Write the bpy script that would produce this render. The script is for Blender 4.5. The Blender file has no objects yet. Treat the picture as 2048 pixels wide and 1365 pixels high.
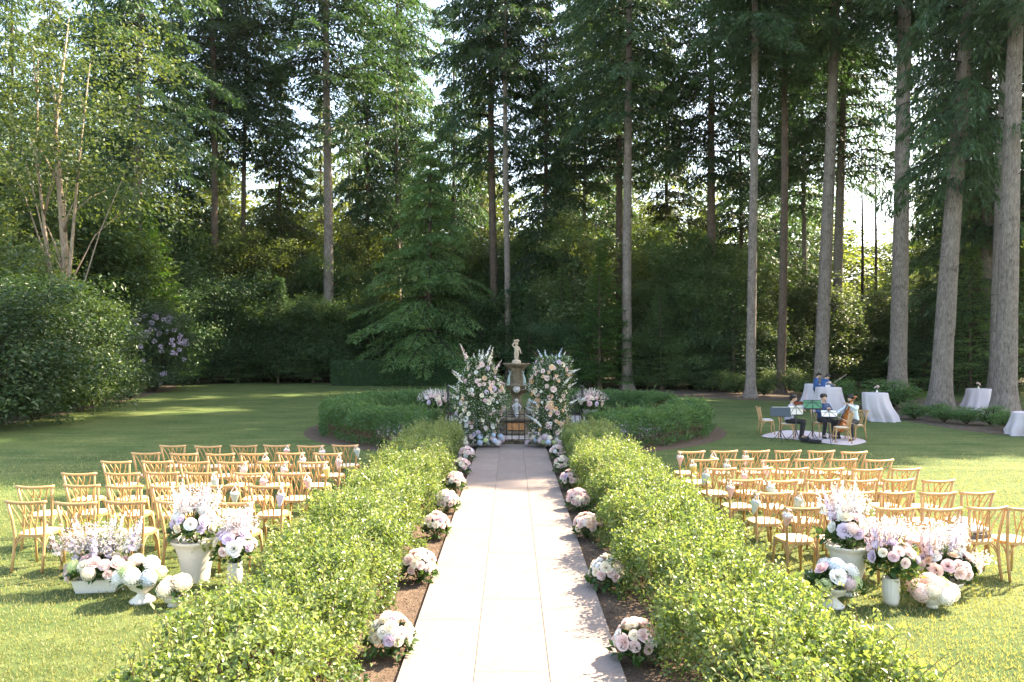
import bpy, bmesh, math, random
import numpy as np
from mathutils import Vector, Matrix, Euler

S = bpy.context.scene
C = S.collection
PI = math.pi
rad = math.radians

# ------------------------------------------------------------------ camera
F, CX, HY, H = 1480.0, 1023.0, 697.0, 2.8      # focal length in photo pixels, vanishing point, eye height
cam = bpy.data.cameras.new('camera')
cam.sensor_width = 36.0
cam.lens = 36.0 * F / 2048.0
cam.shift_y = (HY - 682.5) / 2048.0
cam.shift_x = (1024.0 - CX) / 2048.0
cam.clip_start, cam.clip_end = 0.05, 2000.0
camo = bpy.data.objects.new('camera', cam)
C.objects.link(camo)
camo.location = (0, 0, H)
camo.rotation_euler = (rad(90), 0, 0)
S.camera = camo

# ------------------------------------------------------------------ sky, sun, exposure
SUN = Vector((0.92, 0.50, 1.0)).normalized()       # direction towards the sun (behind the wood, right)
sun_el = math.asin(SUN.z)
sun_az = math.atan2(SUN.x, SUN.y)                  # clockwise from +Y
world = bpy.data.worlds.new('World')
S.world = world
world.use_nodes = True
wn = world.node_tree
bg = wn.nodes['Background']
sky = wn.nodes.new('ShaderNodeTexSky')
sky.sky_type = 'NISHITA'
sky.sun_disc = False
sky.sun_elevation = sun_el
sky.sun_rotation = sun_az
sky.air_density = 1.0
sky.dust_density = 1.5
sky.ozone_density = 1.0
wn.links.new(sky.outputs[0], bg.inputs[0])
bg.inputs[1].default_value = 0.15

sl = bpy.data.lights.new('sun', 'SUN')
sl.energy = 4.2
sl.angle = rad(0.53)
sl.color = (1.0, 0.92, 0.80)
so = bpy.data.objects.new('sun', sl)
C.objects.link(so)
so.rotation_euler = SUN.to_track_quat('Z', 'Y').to_euler()
so.location = (20, 10, 40)

S.view_settings.view_transform = 'Standard'
S.view_settings.look = 'None'
S.view_settings.gamma = 1.0
S.view_settings.exposure = 2.5
S.view_settings.use_curve_mapping = False
S.view_settings.use_white_balance = True          # the photograph is balanced for open shade
S.view_settings.white_balance_temperature = 7800
S.view_settings.white_balance_tint = 10
S.render.engine = 'CYCLES'
S.cycles.use_denoising = True
S.cycles.max_bounces = 6
S.cycles.diffuse_bounces = 4
S.cycles.glossy_bounces = 2
S.cycles.transmission_bounces = 4
S.cycles.transparent_max_bounces = 8
S.cycles.caustics_reflective = False
S.cycles.caustics_refractive = False
S.cycles.sample_clamp_indirect = 4.0

# ------------------------------------------------------------------ helpers
def gp(px, py, z=0.0):
    """photo pixel -> point on the horizontal plane z"""
    d = F * (H - z) / (py - HY)
    return ((px - CX) * d / F, d)

def xat(px, d):
    return (px - CX) * d / F

def zat(py, d):
    return H - (py - HY) * d / F

def tag(o, label=None, cat=None, group=None, kind=None):
    if label: o['label'] = label
    if cat: o['category'] = cat
    if group: o['group'] = group
    if kind: o['kind'] = kind
    return o

def thing(name, label, cat, loc=(0, 0, 0), rz=0.0, group=None):
    o = bpy.data.objects.new(name, None)
    o.empty_display_size = 0.1
    C.objects.link(o)
    o.location = loc
    o.rotation_euler = (0, 0, rz)
    return tag(o, label, cat, group)

def obj(name, me, mat=None, parent=None, loc=(0, 0, 0), rot=(0, 0, 0), sc=1.0):
    """link a mesh as one object; mat given -> object-level material so that mesh data can be shared"""
    o = bpy.data.objects.new(name, me)
    C.objects.link(o)
    o.location = loc
    o.rotation_euler = rot
    o.scale = (sc, sc, sc) if not hasattr(sc, '__len__') else sc
    if parent: o.parent = parent
    if mat is not None:
        ms = mat if isinstance(mat, (list, tuple)) else [mat]
        while len(me.materials) < len(ms): me.materials.append(None)
        for i, m in enumerate(ms):
            o.material_slots[i].link = 'OBJECT'
            o.material_slots[i].material = m
    return o

def kids(o):
    return [c for c in bpy.data.objects if c.parent is o]

def copy_tree(o, children_map, parent=None):
    c = o.copy()
    C.objects.link(c)
    if parent: c.parent = parent
    for ch in children_map.get(o.name, ()):
        copy_tree(ch, children_map, c)
    return c

def child_map(root):
    m = {}
    def walk(o):
        ch = list(o.children)
        m[o.name] = ch
        for x in ch: walk(x)
    bpy.context.view_layer.update()
    walk(root)
    return m

class MB:
    """collects shapes; mesh(name) makes one mesh"""
    def __init__(s):
        s.v, s.f, s.m, s.sm = [], [], [], []
    def add(s, vs, fs, mi=0, smooth=True):
        b = len(s.v)
        s.v.extend([tuple(v) for v in vs])
        for f in fs:
            s.f.append(tuple(b + i for i in f))
            s.m.append(mi); s.sm.append(smooth)
        return s
    def box(s, c, sz, mi=0, rot=None):
        x, y, z = sz[0] / 2, sz[1] / 2, sz[2] / 2
        vs = [Vector((a * x, b * y, d * z)) for a in (-1, 1) for b in (-1, 1) for d in (-1, 1)]
        if rot is not None:
            M = rot if isinstance(rot, Matrix) else Euler(rot).to_matrix()
            vs = [M @ v for v in vs]
        vs = [v + Vector(c) for v in vs]
        return s.add(vs, [(0, 1, 3, 2), (4, 6, 7, 5), (0, 4, 5, 1), (2, 3, 7, 6), (0, 2, 6, 4), (1, 5, 7, 3)], mi, False)
    def tube(s, pts, r, n=8, mi=0, cap=True, smooth=True, flat=1.0):
        pts = [Vector(p) for p in pts]
        rs = list(r) if hasattr(r, '__len__') else [r] * len(pts)
        vs, fs = [], []
        up = None
        for i, p in enumerate(pts):
            t = (pts[min(i + 1, len(pts) - 1)] - pts[max(i - 1, 0)])
            t = t.normalized() if t.length > 1e-9 else Vector((0, 0, 1))
            if up is None:
                up = Vector((0, 0, 1)) if abs(t.z) < 0.9 else Vector((1, 0, 0))
            a = t.cross(up)
            if a.length < 1e-6: a = t.orthogonal()
            a.normalize()
            b = a.cross(t).normalized()
            up = b
            for k in range(n):
                an = 2 * PI * k / n
                vs.append(p + (a * math.cos(an) + b * math.sin(an) * flat) * rs[i])
        for i in range(len(pts) - 1):
            for k in range(n):
                k2 = (k + 1) % n
                fs.append((i * n + k, i * n + k2, (i + 1) * n + k2, (i + 1) * n + k))
        if cap:
            fs.append(tuple(range(n - 1, -1, -1)))
            fs.append(tuple((len(pts) - 1) * n + k for k in range(n)))
        return s.add(vs, fs, mi, smooth)
    def lathe(s, prof, n=24, c=(0, 0, 0), mi=0, flute=0.0, nf=0, smooth=True):
        vs, fs = [], []
        for r, z in prof:
            for k in range(n):
                an = 2 * PI * k / n
                rr = r * (1 + (flute * math.cos(nf * an) if nf else 0))
                vs.append((c[0] + rr * math.cos(an), c[1] + rr * math.sin(an), c[2] + z))
        for i in range(len(prof) - 1):
            for k in range(n):
                k2 = (k + 1) % n
                fs.append((i * n + k, i * n + k2, (i + 1) * n + k2, (i + 1) * n + k))
        if prof[0][0] > 1e-6: fs.append(tuple(range(n - 1, -1, -1)))
        if prof[-1][0] > 1e-6: fs.append(tuple((len(prof) - 1) * n + k for k in range(n)))
        return s.add(vs, fs, mi, smooth)
    def ball(s, c, r, n=10, m=7, mi=0):
        rx, ry, rz = r if hasattr(r, '__len__') else (r, r, r)
        vs, fs = [(c[0], c[1], c[2] - rz)], []
        for i in range(1, m):
            th = -PI / 2 + PI * i / m
            for k in range(n):
                an = 2 * PI * k / n
                vs.append((c[0] + rx * math.cos(th) * math.cos(an), c[1] + ry * math.cos(th) * math.sin(an), c[2] + rz * math.sin(th)))
        vs.append((c[0], c[1], c[2] + rz))
        for k in range(n):
            k2 = (k + 1) % n
            fs.append((0, 1 + k2, 1 + k))
            for i in range(m - 2):
                fs.append((1 + i * n + k, 1 + i * n + k2, 1 + (i + 1) * n + k2, 1 + (i + 1) * n + k))
            fs.append((len(vs) - 1, 1 + (m - 2) * n + k, 1 + (m - 2) * n + k2))
        return s.add(vs, fs, mi, True)
    def prism(s, outline, z0, z1, mi=0, smooth=False):
        n = len(outline)
        vs = [(x, y, z0) for x, y in outline] + [(x, y, z1) for x, y in outline]
        fs = [tuple(range(n - 1, -1, -1)), tuple(range(n, 2 * n))]
        for k in range(n):
            k2 = (k + 1) % n
            fs.append((k, k2, n + k2, n + k))
        return s.add(vs, fs, mi, smooth)
    def mesh(s, name, xf=None):
        me = bpy.data.meshes.new(name)
        vs = s.v if xf is None else [tuple(xf @ Vector(v)) for v in s.v]
        me.from_pydata(vs, [], s.f)
        me.polygons.foreach_set('material_index', s.m)
        me.polygons.foreach_set('use_smooth', s.sm)
        me.update()
        return me

def tri_mesh(name, V, T, rnd=None, mi=None, smooth=False):
    me = bpy.data.meshes.new(name)
    V = np.ascontiguousarray(V, dtype=np.float32); T = np.ascontiguousarray(T, dtype=np.int32)
    me.vertices.add(len(V)); me.vertices.foreach_set('co', V.ravel())
    me.loops.add(T.size); me.loops.foreach_set('vertex_index', T.ravel())
    me.polygons.add(len(T))
    me.polygons.foreach_set('loop_start', np.arange(0, T.size, 3, dtype=np.int32))
    if mi is not None: me.polygons.foreach_set('material_index', np.asarray(mi, dtype=np.int32))
    if smooth: me.polygons.foreach_set('use_smooth', np.ones(len(T), dtype=bool))
    if rnd is not None:
        at = me.attributes.new('rnd', 'FLOAT', 'FACE')
        at.data.foreach_set('value', np.asarray(rnd, dtype=np.float32))
    me.update(calc_edges=True)
    return me

def unit(a):
    return a / np.maximum(np.linalg.norm(a, axis=-1, keepdims=True), 1e-9)

def leaf_arrays(P, D, N, L, W, fold=0.15):
    """two-triangle folded leaves: base, left, tip, right"""
    D = unit(D)
    Sd = unit(np.cross(D, N))
    N = np.cross(Sd, D)
    L = np.asarray(L).reshape(-1, 1) if np.ndim(L) else np.full((len(P), 1), L)
    W = np.asarray(W).reshape(-1, 1) if np.ndim(W) else np.full((len(P), 1), W)
    a = P
    mid = P + D * L * 0.45 + N * W * fold
    b = mid + Sd * W * 0.5
    c = P + D * L - N * W * fold * 0.6
    e = mid - Sd * W * 0.5
    V = np.stack([a, b, c, e], 1).reshape(-1, 3)
    k = np.arange(len(P))[:, None] * 4
    T = np.concatenate([k + np.array([0, 1, 2]), k + np.array([0, 2, 3])], 1).reshape(-1, 3)
    return V, T

class Wood:
    def __init__(s): s.v, s.t, s.n = [], [], 0
    def limb(s, pts, rs, n=4):
        mb = MB().tube(pts, rs, n, cap=False)
        v = np.array([tuple(x) for x in mb.v]); t = []
        for f in mb.f: t += [(f[0], f[1], f[2]), (f[0], f[2], f[3])]
        s.v.append(v); s.t.append(np.array(t) + s.n); s.n += len(v)

def join_leaf_wood(name, V, T, rnd, wood=None):
    if wood is not None and wood.v:
        wv, wt = np.concatenate(wood.v), np.concatenate(wood.t)
        mi = np.concatenate([np.zeros(len(T)), np.ones(len(wt))])
        T = np.concatenate([T, wt + len(V)]); V = np.concatenate([V, wv])
        rnd = np.concatenate([rnd, np.full(len(wt), 0.5)])
    else: mi = np.zeros(len(T))
    return tri_mesh(name, V, T, rnd, mi)
# ------------------------------------------------------------------ materials
def newmat(name):
    m = bpy.data.materials.new(name); m.use_nodes = True
    nt = m.node_tree
    return m, nt, nt.nodes['Principled BSDF']

def noise(nt, scale, detail=4, rough=0.6, coord='Object', stretch=None):
    tc = nt.nodes.new('ShaderNodeTexCoord'); n = nt.nodes.new('ShaderNodeTexNoise')
    n.inputs['Scale'].default_value = scale; n.inputs['Detail'].default_value = detail
    n.inputs['Roughness'].default_value = rough
    src = tc.outputs[coord]
    if stretch:
        mp = nt.nodes.new('ShaderNodeMapping'); mp.inputs['Scale'].default_value = stretch
        nt.links.new(src, mp.inputs[0]); src = mp.outputs[0]
    nt.links.new(src, n.inputs['Vector'])
    return n

def ramp(nt, fac, stops):
    r = nt.nodes.new('ShaderNodeValToRGB')
    els = r.color_ramp.elements
    while len(els) < len(stops): els.new(0.5)
    for e, (p, c) in zip(els, stops):
        e.position = p; e.color = (*c, 1)
    nt.links.new(fac, r.inputs[0])
    return r

def mixc(nt, fac, a, b, mode='MIX'):
    m = nt.nodes.new('ShaderNodeMix'); m.data_type = 'RGBA'; m.blend_type = mode
    for sock, v in ((m.inputs[0], fac), (m.inputs[6], a), (m.inputs[7], b)):
        if hasattr(v, 'links'): nt.links.new(v, sock)
        elif isinstance(v, (int, float)): sock.default_value = v
        else: sock.default_value = (*v, 1)
    return m.outputs[2]

def bump(nt, p, h, strength=0.3, dist=0.02):
    b = nt.nodes.new('ShaderNodeBump'); b.inputs['Strength'].default_value = strength
    b.inputs['Distance'].default_value = dist
    nt.links.new(h, b.inputs['Height']); nt.links.new(b.outputs[0], p.inputs['Normal'])

def simple(name, col, rough=0.6, var=0.12, scale=12, metal=0.0, spec=0.4, bmp=0.0, trans=0.0):
    m, nt, p = newmat(name)
    n = noise(nt, scale, 5)
    lo = tuple(c * (1 - var) for c in col); hi = tuple(min(1, c * (1 + var)) for c in col)
    r = ramp(nt, n.outputs[0], [(0.3, lo), (0.7, hi)])
    nt.links.new(r.outputs[0], p.inputs['Base Color'])
    p.inputs['Roughness'].default_value = rough; p.inputs['Metallic'].default_value = metal
    p.inputs['Specular IOR Level'].default_value = spec
    if bmp: bump(nt, p, n.outputs[0], bmp, 0.01)
    if trans:
        out = nt.nodes['Material Output']
        t = nt.nodes.new('ShaderNodeBsdfTranslucent'); nt.links.new(r.outputs[0], t.inputs[0])
        mx = nt.nodes.new('ShaderNodeMixShader'); mx.inputs[0].default_value = trans
        nt.links.new(p.outputs[0], mx.inputs[1]); nt.links.new(t.outputs[0], mx.inputs[2])
        nt.links.new(mx.outputs[0], out.inputs[0])
    return m

def leafmat(name, c1, c2, tcol=None, trans=0.35, rough=0.45, spec=0.35, objvar=0.25):
    m, nt, p = newmat(name)
    at = nt.nodes.new('ShaderNodeAttribute'); at.attribute_name = 'rnd'
    col = mixc(nt, at.outputs['Fac'], c1, c2)
    oi = nt.nodes.new('ShaderNodeObjectInfo')
    mr = nt.nodes.new('ShaderNodeMapRange'); mr.inputs[3].default_value = 1 - objvar; mr.inputs[4].default_value = 1 + objvar
    nt.links.new(oi.outputs['Random'], mr.inputs[0])
    hs = nt.nodes.new('ShaderNodeHueSaturation')
    nt.links.new(mr.outputs[0], hs.inputs['Value']); nt.links.new(col, hs.inputs['Color'])
    nt.links.new(hs.outputs[0], p.inputs['Base Color'])
    p.inputs['Roughness'].default_value = rough; p.inputs['Specular IOR Level'].default_value = spec
    t = nt.nodes.new('ShaderNodeBsdfTranslucent')
    tc = mixc(nt, 1.0, hs.outputs[0], tcol or (1.9, 1.7, 0.7), 'MULTIPLY')
    nt.links.new(tc, t.inputs[0])
    mx = nt.nodes.new('ShaderNodeMixShader'); mx.inputs[0].default_value = trans
    nt.links.new(p.outputs[0], mx.inputs[1]); nt.links.new(t.outputs[0], mx.inputs[2])
    nt.links.new(mx.outputs[0], nt.nodes['Material Output'].inputs[0])
    return m

M = {}
# foliage
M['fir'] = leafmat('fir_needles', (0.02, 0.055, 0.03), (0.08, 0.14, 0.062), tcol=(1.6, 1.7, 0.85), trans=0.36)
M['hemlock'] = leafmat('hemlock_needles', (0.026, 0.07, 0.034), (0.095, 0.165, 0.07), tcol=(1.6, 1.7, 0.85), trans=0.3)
M['layered'] = leafmat('skylit_needles', (0.035, 0.095, 0.036), (0.17, 0.27, 0.10), trans=0.36)  # paler end of the mix stands in for skylight on bough tips
M['laurel'] = leafmat('laurel_leaves', (0.018, 0.048, 0.02), (0.065, 0.115, 0.042), trans=0.32, rough=0.42, spec=0.4)
M['young'] = leafmat('young_needles', (0.035, 0.115, 0.025), (0.10, 0.22, 0.045), trans=0.35)
M['cedar'] = leafmat('cedar_sprays', (0.03, 0.06, 0.02), (0.085, 0.12, 0.035), trans=0.35)
M['far'] = leafmat('sunlit_far_leaves', (0.06, 0.10, 0.03), (0.16, 0.20, 0.065), trans=0.45)  # lighter, yellower leaf colour carries the sunlit look of the back trees
M['maple'] = leafmat('maple_leaves', (0.05, 0.095, 0.035), (0.125, 0.17, 0.075), trans=0.42)
M['broad'] = leafmat('broad_leaves', (0.035, 0.08, 0.03), (0.115, 0.175, 0.068), trans=0.4, rough=0.5, spec=0.25)
M['shrub'] = leafmat('shrub_leaves', (0.022, 0.06, 0.022), (0.09, 0.15, 0.055), trans=0.36, rough=0.5, spec=0.25)
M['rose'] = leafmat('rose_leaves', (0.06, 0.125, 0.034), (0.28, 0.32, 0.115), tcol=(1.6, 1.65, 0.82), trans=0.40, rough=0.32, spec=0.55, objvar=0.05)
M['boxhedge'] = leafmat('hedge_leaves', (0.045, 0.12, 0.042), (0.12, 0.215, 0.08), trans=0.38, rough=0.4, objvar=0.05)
M['clipped'] = leafmat('clipped_leaves', (0.03, 0.08, 0.028), (0.06, 0.13, 0.045), trans=0.3, objvar=0.05)
M['bouquet'] = leafmat('bouquet_leaves', (0.025, 0.075, 0.02), (0.08, 0.14, 0.04), trans=0.3, objvar=0.15)
M['trail'] = leafmat('trailing_greens', (0.10, 0.16, 0.03), (0.2, 0.24, 0.05), trans=0.45, objvar=0.15)
M['grassb'] = leafmat('grass_blades', (0.18, 0.20, 0.09), (0.35, 0.345, 0.19), trans=0.4, rough=0.5, objvar=0.02)
M['purple'] = leafmat('lilac_blossom', (0.58, 0.48, 0.66), (0.80, 0.72, 0.84), tcol=(1, 1, 1), trans=0.3)
M['airy_lilac'] = leafmat('airy_lilac', (0.68, 0.61, 0.68), (0.9, 0.86, 0.86), tcol=(1, 1, 1), trans=0.3)
M['airy_white'] = leafmat('airy_white', (0.78, 0.76, 0.68), (0.9, 0.88, 0.84), tcol=(1, 1, 1), trans=0.3)
M['airy_pink'] = leafmat('airy_pink', (0.80, 0.64, 0.64), (0.9, 0.82, 0.80), tcol=(1, 1, 1), trans=0.3)
M['airy_blue'] = leafmat('airy_blue', (0.45, 0.53, 0.66), (0.75, 0.78, 0.82), tcol=(1, 1, 1), trans=0.3)
# petals
def petal(n, c): M[n] = simple('petal_' + n, c, 0.65, 0.10, 30, spec=0.2, trans=0.22)
petal('blush', (0.86, 0.68, 0.64)); petal('pink', (0.82, 0.60, 0.61)); petal('peach', (0.88, 0.64, 0.46))
petal('cream', (0.88, 0.80, 0.66)); petal('white', (0.88, 0.86, 0.82)); petal('lilac', (0.72, 0.61, 0.73))
petal('paleblue', (0.62, 0.70, 0.80)); petal('lime', (0.62, 0.70, 0.36)); petal('mauve', (0.72, 0.57, 0.60))
petal('orange', (0.86, 0.55, 0.26)); petal('yellow', (0.85, 0.68, 0.16))
# wood, cloth, metal
def wood(n, c):
    m, nt, p = newmat(n)
    g = noise(nt, 14, 6, 0.65, stretch=(3, 3, 0.35))
    r = ramp(nt, g.outputs[0], [(0.3, tuple(x * 0.72 for x in c)), (0.7, c)])
    oi = nt.nodes.new('ShaderNodeObjectInfo'); rr_ = ramp(nt, oi.outputs['Random'], [(0.0, (0.84, 0.82, 0.8)), (1.0, (1.1, 1.1, 1.12))])
    nt.links.new(mixc(nt, 1.0, r.outputs[0], rr_.outputs[0], 'MULTIPLY'), p.inputs['Base Color'])
    p.inputs['Roughness'].default_value = 0.42; p.inputs['Specular IOR Level'].default_value = 0.4
    return m
M['chairwood'] = wood('honey_wood', (0.58, 0.345, 0.155))
def canemat():
    m, nt, p = newmat('cream_cane')
    tc = nt.nodes.new('ShaderNodeTexCoord'); w = nt.nodes.new('ShaderNodeTexChecker')
    w.inputs['Scale'].default_value = 140; nt.links.new(tc.outputs['Object'], w.inputs[0])
    c = mixc(nt, w.outputs['Fac'], (0.70, 0.60, 0.44), (0.80, 0.72, 0.58))
    nt.links.new(c, p.inputs['Base Color']); p.inputs['Roughness'].default_value = 0.6
    return m
M['cane'] = canemat()
def bark(n, c1, c2, sc=1.0):
    m, nt, p = newmat(n)
    a = noise(nt, 22 * sc, 10, 0.78, stretch=(1, 1, 0.22))
    b = noise(nt, 2.2, 6, .7)
    mz = nt.nodes.new('ShaderNodeMath'); mz.operation = 'MULTIPLY_ADD'
    nt.links.new(b.outputs[0], mz.inputs[0]); mz.inputs[1].default_value = 0.35; nt.links.new(a.outputs[0], mz.inputs[2])
    r = ramp(nt, mz.outputs[0], [(0.52, c1), (0.66, tuple((x + y) / 2 for x, y in zip(c1, c2))), (0.82, c2)])
    nt.links.new(r.outputs[0], p.inputs['Base Color']); p.inputs['Roughness'].default_value = 0.9
    p.inputs['Specular IOR Level'].default_value = 0.15
    bump(nt, p, a.outputs[0], 1.0, 0.08)
    return m
M['bark'] = bark('fir_bark', (0.085, 0.066, 0.054), (0.34, 0.285, 0.245))
M['barkred'] = bark('cedar_bark', (0.06, 0.045, 0.035), (0.20, 0.145, 0.11))
M['barkpale'] = bark('maple_bark', (0.20, 0.145, 0.10), (0.50, 0.39, 0.29), 0.6)
M['twig'] = simple('twig', (0.16, 0.105, 0.065), 0.85, 0.3, 20, spec=0.1)
M['twigdark'] = simple('dark_twig', (0.05, 0.038, 0.03), 0.9, 0.3, 20, spec=0.1)
M['white_ceramic'] = simple('white_ceramic', (0.74, 0.69, 0.62), 0.55, 0.06, 6, bmp=0.05)
M['stone'] = simple('pale_stone', (0.42, 0.40, 0.37), 0.85, 0.25, 7, bmp=0.25)
M['statue'] = simple('statue_stone', (0.42, 0.33, 0.24), 0.8, 0.22, 16, bmp=0.2)
def fountmat():
    m, nt, p = newmat('mossy_stone')
    a = noise(nt, 5, 6, 0.7); b = noise(nt, 18, 4)
    r = ramp(nt, a.outputs[0], [(0.34, (0.055, 0.04, 0.025)), (0.52, (0.14, 0.105, 0.06)), (0.7, (0.26, 0.22, 0.16))])
    nt.links.new(r.outputs[0], p.inputs['Base Color']); p.inputs['Roughness'].default_value = 0.75
    bump(nt, p, b.outputs[0], 0.4, 0.02)
    return m
M['fount'] = fountmat()
M['orangelit'] = simple('orange_lit_stone', (0.55, 0.25, 0.10), 0.8, 0.3, 14, bmp=0.2)  # orange glow low on the fountain, put into the stone colour
M['verdigris'] = simple('verdigris_stone', (0.26, 0.32, 0.30), 0.7, 0.3, 14, bmp=0.2)
M['iron'] = simple('black_iron', (0.022, 0.02, 0.02), 0.5, 0.3, 20, spec=0.5)
M['linen'] = simple('lilac_linen', (0.55, 0.48, 0.50), 0.85, 0.05, 40, spec=0.15, bmp=0.05)
M['black'] = simple('black_cloth', (0.02, 0.02, 0.022), 0.8, 0.2, 20)
M['blackmetal'] = simple('black_metal', (0.03, 0.03, 0.033), 0.4, 0.1, 20)
M['paper'] = simple('sheet_paper', (0.80, 0.74, 0.66), 0.8, 0.04, 20)
M['greenpanel'] = simple('green_panel', (0.06, 0.20, 0.10), 0.5, 0.1, 20)
M['slate'] = simple('slate_folder', (0.045, 0.06, 0.075), 0.6, 0.1, 20)
M['skin'] = simple('skin', (0.58, 0.36, 0.25), 0.5, 0.06, 20)
M['hair'] = simple('black_hair', (0.02, 0.015, 0.013), 0.45, 0.3, 60)
M['shirt_lav'] = simple('lavender_shirt', (0.45, 0.45, 0.60), 0.8, 0.06, 12)
M['shirt_blue'] = simple('blue_shirt', (0.03, 0.095, 0.25), 0.7, 0.12, 12)
M['shirt_navy'] = simple('navy_shirt', (0.025, 0.06, 0.15), 0.7, 0.12, 12)
M['shirt_pale'] = simple('pale_shirt', (0.60, 0.66, 0.68), 0.8, 0.06, 12)
M['trouser'] = simple('black_trousers', (0.016, 0.016, 0.018), 0.75, 0.2, 12)
M['varnish'] = simple('orange_varnish', (0.42, 0.125, 0.02), 0.22, 0.25, 9, spec=0.6)
M['varnishdark'] = simple('red_varnish', (0.24, 0.06, 0.025), 0.25, 0.25, 9, spec=0.6)
M['ebony'] = simple('ebony', (0.02, 0.016, 0.014), 0.3, 0.1, 20, spec=0.6)
M['silver'] = simple('silver_keys', (0.7, 0.7, 0.7), 0.25, 0.05, 20, metal=1.0)
M['case'] = simple('grey_case', (0.44, 0.42, 0.45), 0.5, 0.08, 10)
M['casedark'] = simple('dark_trim', (0.12, 0.11, 0.11), 0.5, 0.08, 10)
M['ribbon'] = simple('white_ribbon', (0.82, 0.77, 0.76), 0.6, 0.05, 20, trans=0.2)
for n, c in (('pink', (0.80, 0.50, 0.47)), ('sage', (0.52, 0.57, 0.52)), ('yellow', (0.82, 0.62, 0.22)), ('lavender', (0.60, 0.54, 0.66)), ('blush', (0.84, 0.62, 0.60))):
    M['cone_' + n] = simple('cone_' + n, c, 0.75, 0.05, 20, trans=0.15)

def lawnmat():
    m, nt, p = newmat('lawn_grass')
    a = noise(nt, 0.55, 5, 0.65); b = noise(nt, 9, 6, 0.75, stretch=(1, 0.7, 1)); c = noise(nt, 60, 4, 0.7)
    r1 = ramp(nt, a.outputs[0], [(0.3, (0.064, 0.116, 0.040)), (0.7, (0.145, 0.176, 0.072))])
    r2 = ramp(nt, b.outputs[0], [(0.32, (0.55, 0.6, 0.5)), (0.7, (1.35, 1.25, 1.2))])
    c1 = mixc(nt, 1.0, r1.outputs[0], r2.outputs[0], 'MULTIPLY')
    r3 = ramp(nt, c.outputs[0], [(0.3, (0.65, 0.68, 0.6)), (0.72, (1.3, 1.25, 1.2))])
    s_ = noise(nt, 1.6, 4, 0.6, stretch=(0.22, 1.5, 1))
    r4 = ramp(nt, s_.outputs[0], [(0.34, (0.74, 0.80, 0.72)), (0.66, (1.18, 1.14, 1.15))])
    c1 = mixc(nt, 1.0, c1, r4.outputs[0], 'MULTIPLY')
    c2 = mixc(nt, 1.0, c1, r3.outputs[0], 'MULTIPLY')
    nt.links.new(c2, p.inputs['Base Color']); p.inputs['Roughness'].default_value = 0.85
    p.inputs['Specular IOR Level'].default_value = 0.15
    bump(nt, p, c.outputs[0], 0.7, 0.03)
    return m
M['lawn'] = lawnmat()
def soilmat(n, c1, c2, sc):
    m, nt, p = newmat(n)
    a = noise(nt, sc, 8, 0.75); b = noise(nt, sc * 6, 4)
    r = ramp(nt, a.outputs[0], [(0.3, c1), (0.7, c2)])
    nt.links.new(r.outputs[0], p.inputs['Base Color']); p.inputs['Roughness'].default_value = 0.95
    p.inputs['Specular IOR Level'].default_value = 0.1
    bump(nt, p, b.outputs[0], 0.9, 0.03)
    return m
M['soil'] = soilmat('bed_soil', (0.075, 0.052, 0.038), (0.19, 0.135, 0.10), 7)
M['mulch'] = soilmat('bark_mulch', (0.06, 0.045, 0.035), (0.17, 0.13, 0.10), 5)
M['floor'] = soilmat('forest_floor', (0.03, 0.028, 0.018), (0.09, 0.075, 0.045), 2)
M['court'] = soilmat('court_stone', (0.26, 0.23, 0.21), (0.40, 0.37, 0.34), 3)
M['mortar'] = soilmat('mortar', (0.13, 0.11, 0.09), (0.22, 0.19, 0.16), 8)
def slabmat():
    m, nt, p = newmat('limestone')
    a = noise(nt, 1.4, 6, 0.6, coord='Object'); b = noise(nt, 26, 6, 0.7)
    oi = nt.nodes.new('ShaderNodeObjectInfo')
    r = ramp(nt, a.outputs[0], [(0.3, (0.215, 0.172, 0.153)), (0.7, (0.27, 0.222, 0.200))])
    r2 = ramp(nt, b.outputs[0], [(0.28, (0.74, 0.72, 0.70)), (0.58, (1.03, 1.03, 1.03))])
    c = mixc(nt, 1.0, r.outputs[0], r2.outputs[0], 'MULTIPLY')
    rr = ramp(nt, oi.outputs['Random'], [(0.0, (0.93, 0.93, 0.93)), (1.0, (1.05, 1.04, 1.03))])
    c = mixc(nt, 1.0, c, rr.outputs[0], 'MULTIPLY')
    nt.links.new(c, p.inputs['Base Color']); p.inputs['Roughness'].default_value = 0.7
    bump(nt, p, b.outputs[0], 0.15, 0.01)
    return m
M['slab'] = slabmat()
# ------------------------------------------------------------------ ground, lawn, path
GZ = 0.008
def sheet(name, poly, z, mat, kind='structure', parent=None, sub=0):
    me = bpy.data.meshes.new(name)
    bm = bmesh.new()
    f = bm.faces.new([bm.verts.new((x, y, z)) for x, y in poly])
    if f.normal.z < 0: f.normal_flip()
    bmesh.ops.triangulate(bm, faces=bm.faces)
    bm.to_mesh(me); bm.free()
    me.materials.append(mat)
    o = obj(name, me, None, parent)
    if parent is None: o['kind'] = kind
    return o

def smooth_poly(pts, n=6):
    """closed Catmull-Rom through the points"""
    out = []
    k = len(pts)
    for i in range(k):
        p0, p1, p2, p3 = (np.array(pts[(i + j - 1) % k], float) for j in range(4))
        for t in np.linspace(0, 1, n, endpoint=False):
            out.append(tuple(0.5 * ((2 * p1) + (-p0 + p2) * t + (2 * p0 - 5 * p1 + 4 * p2 - p3) * t * t + (-p0 + 3 * p1 - 3 * p2 + p3) * t ** 3)))
    return out

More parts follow.
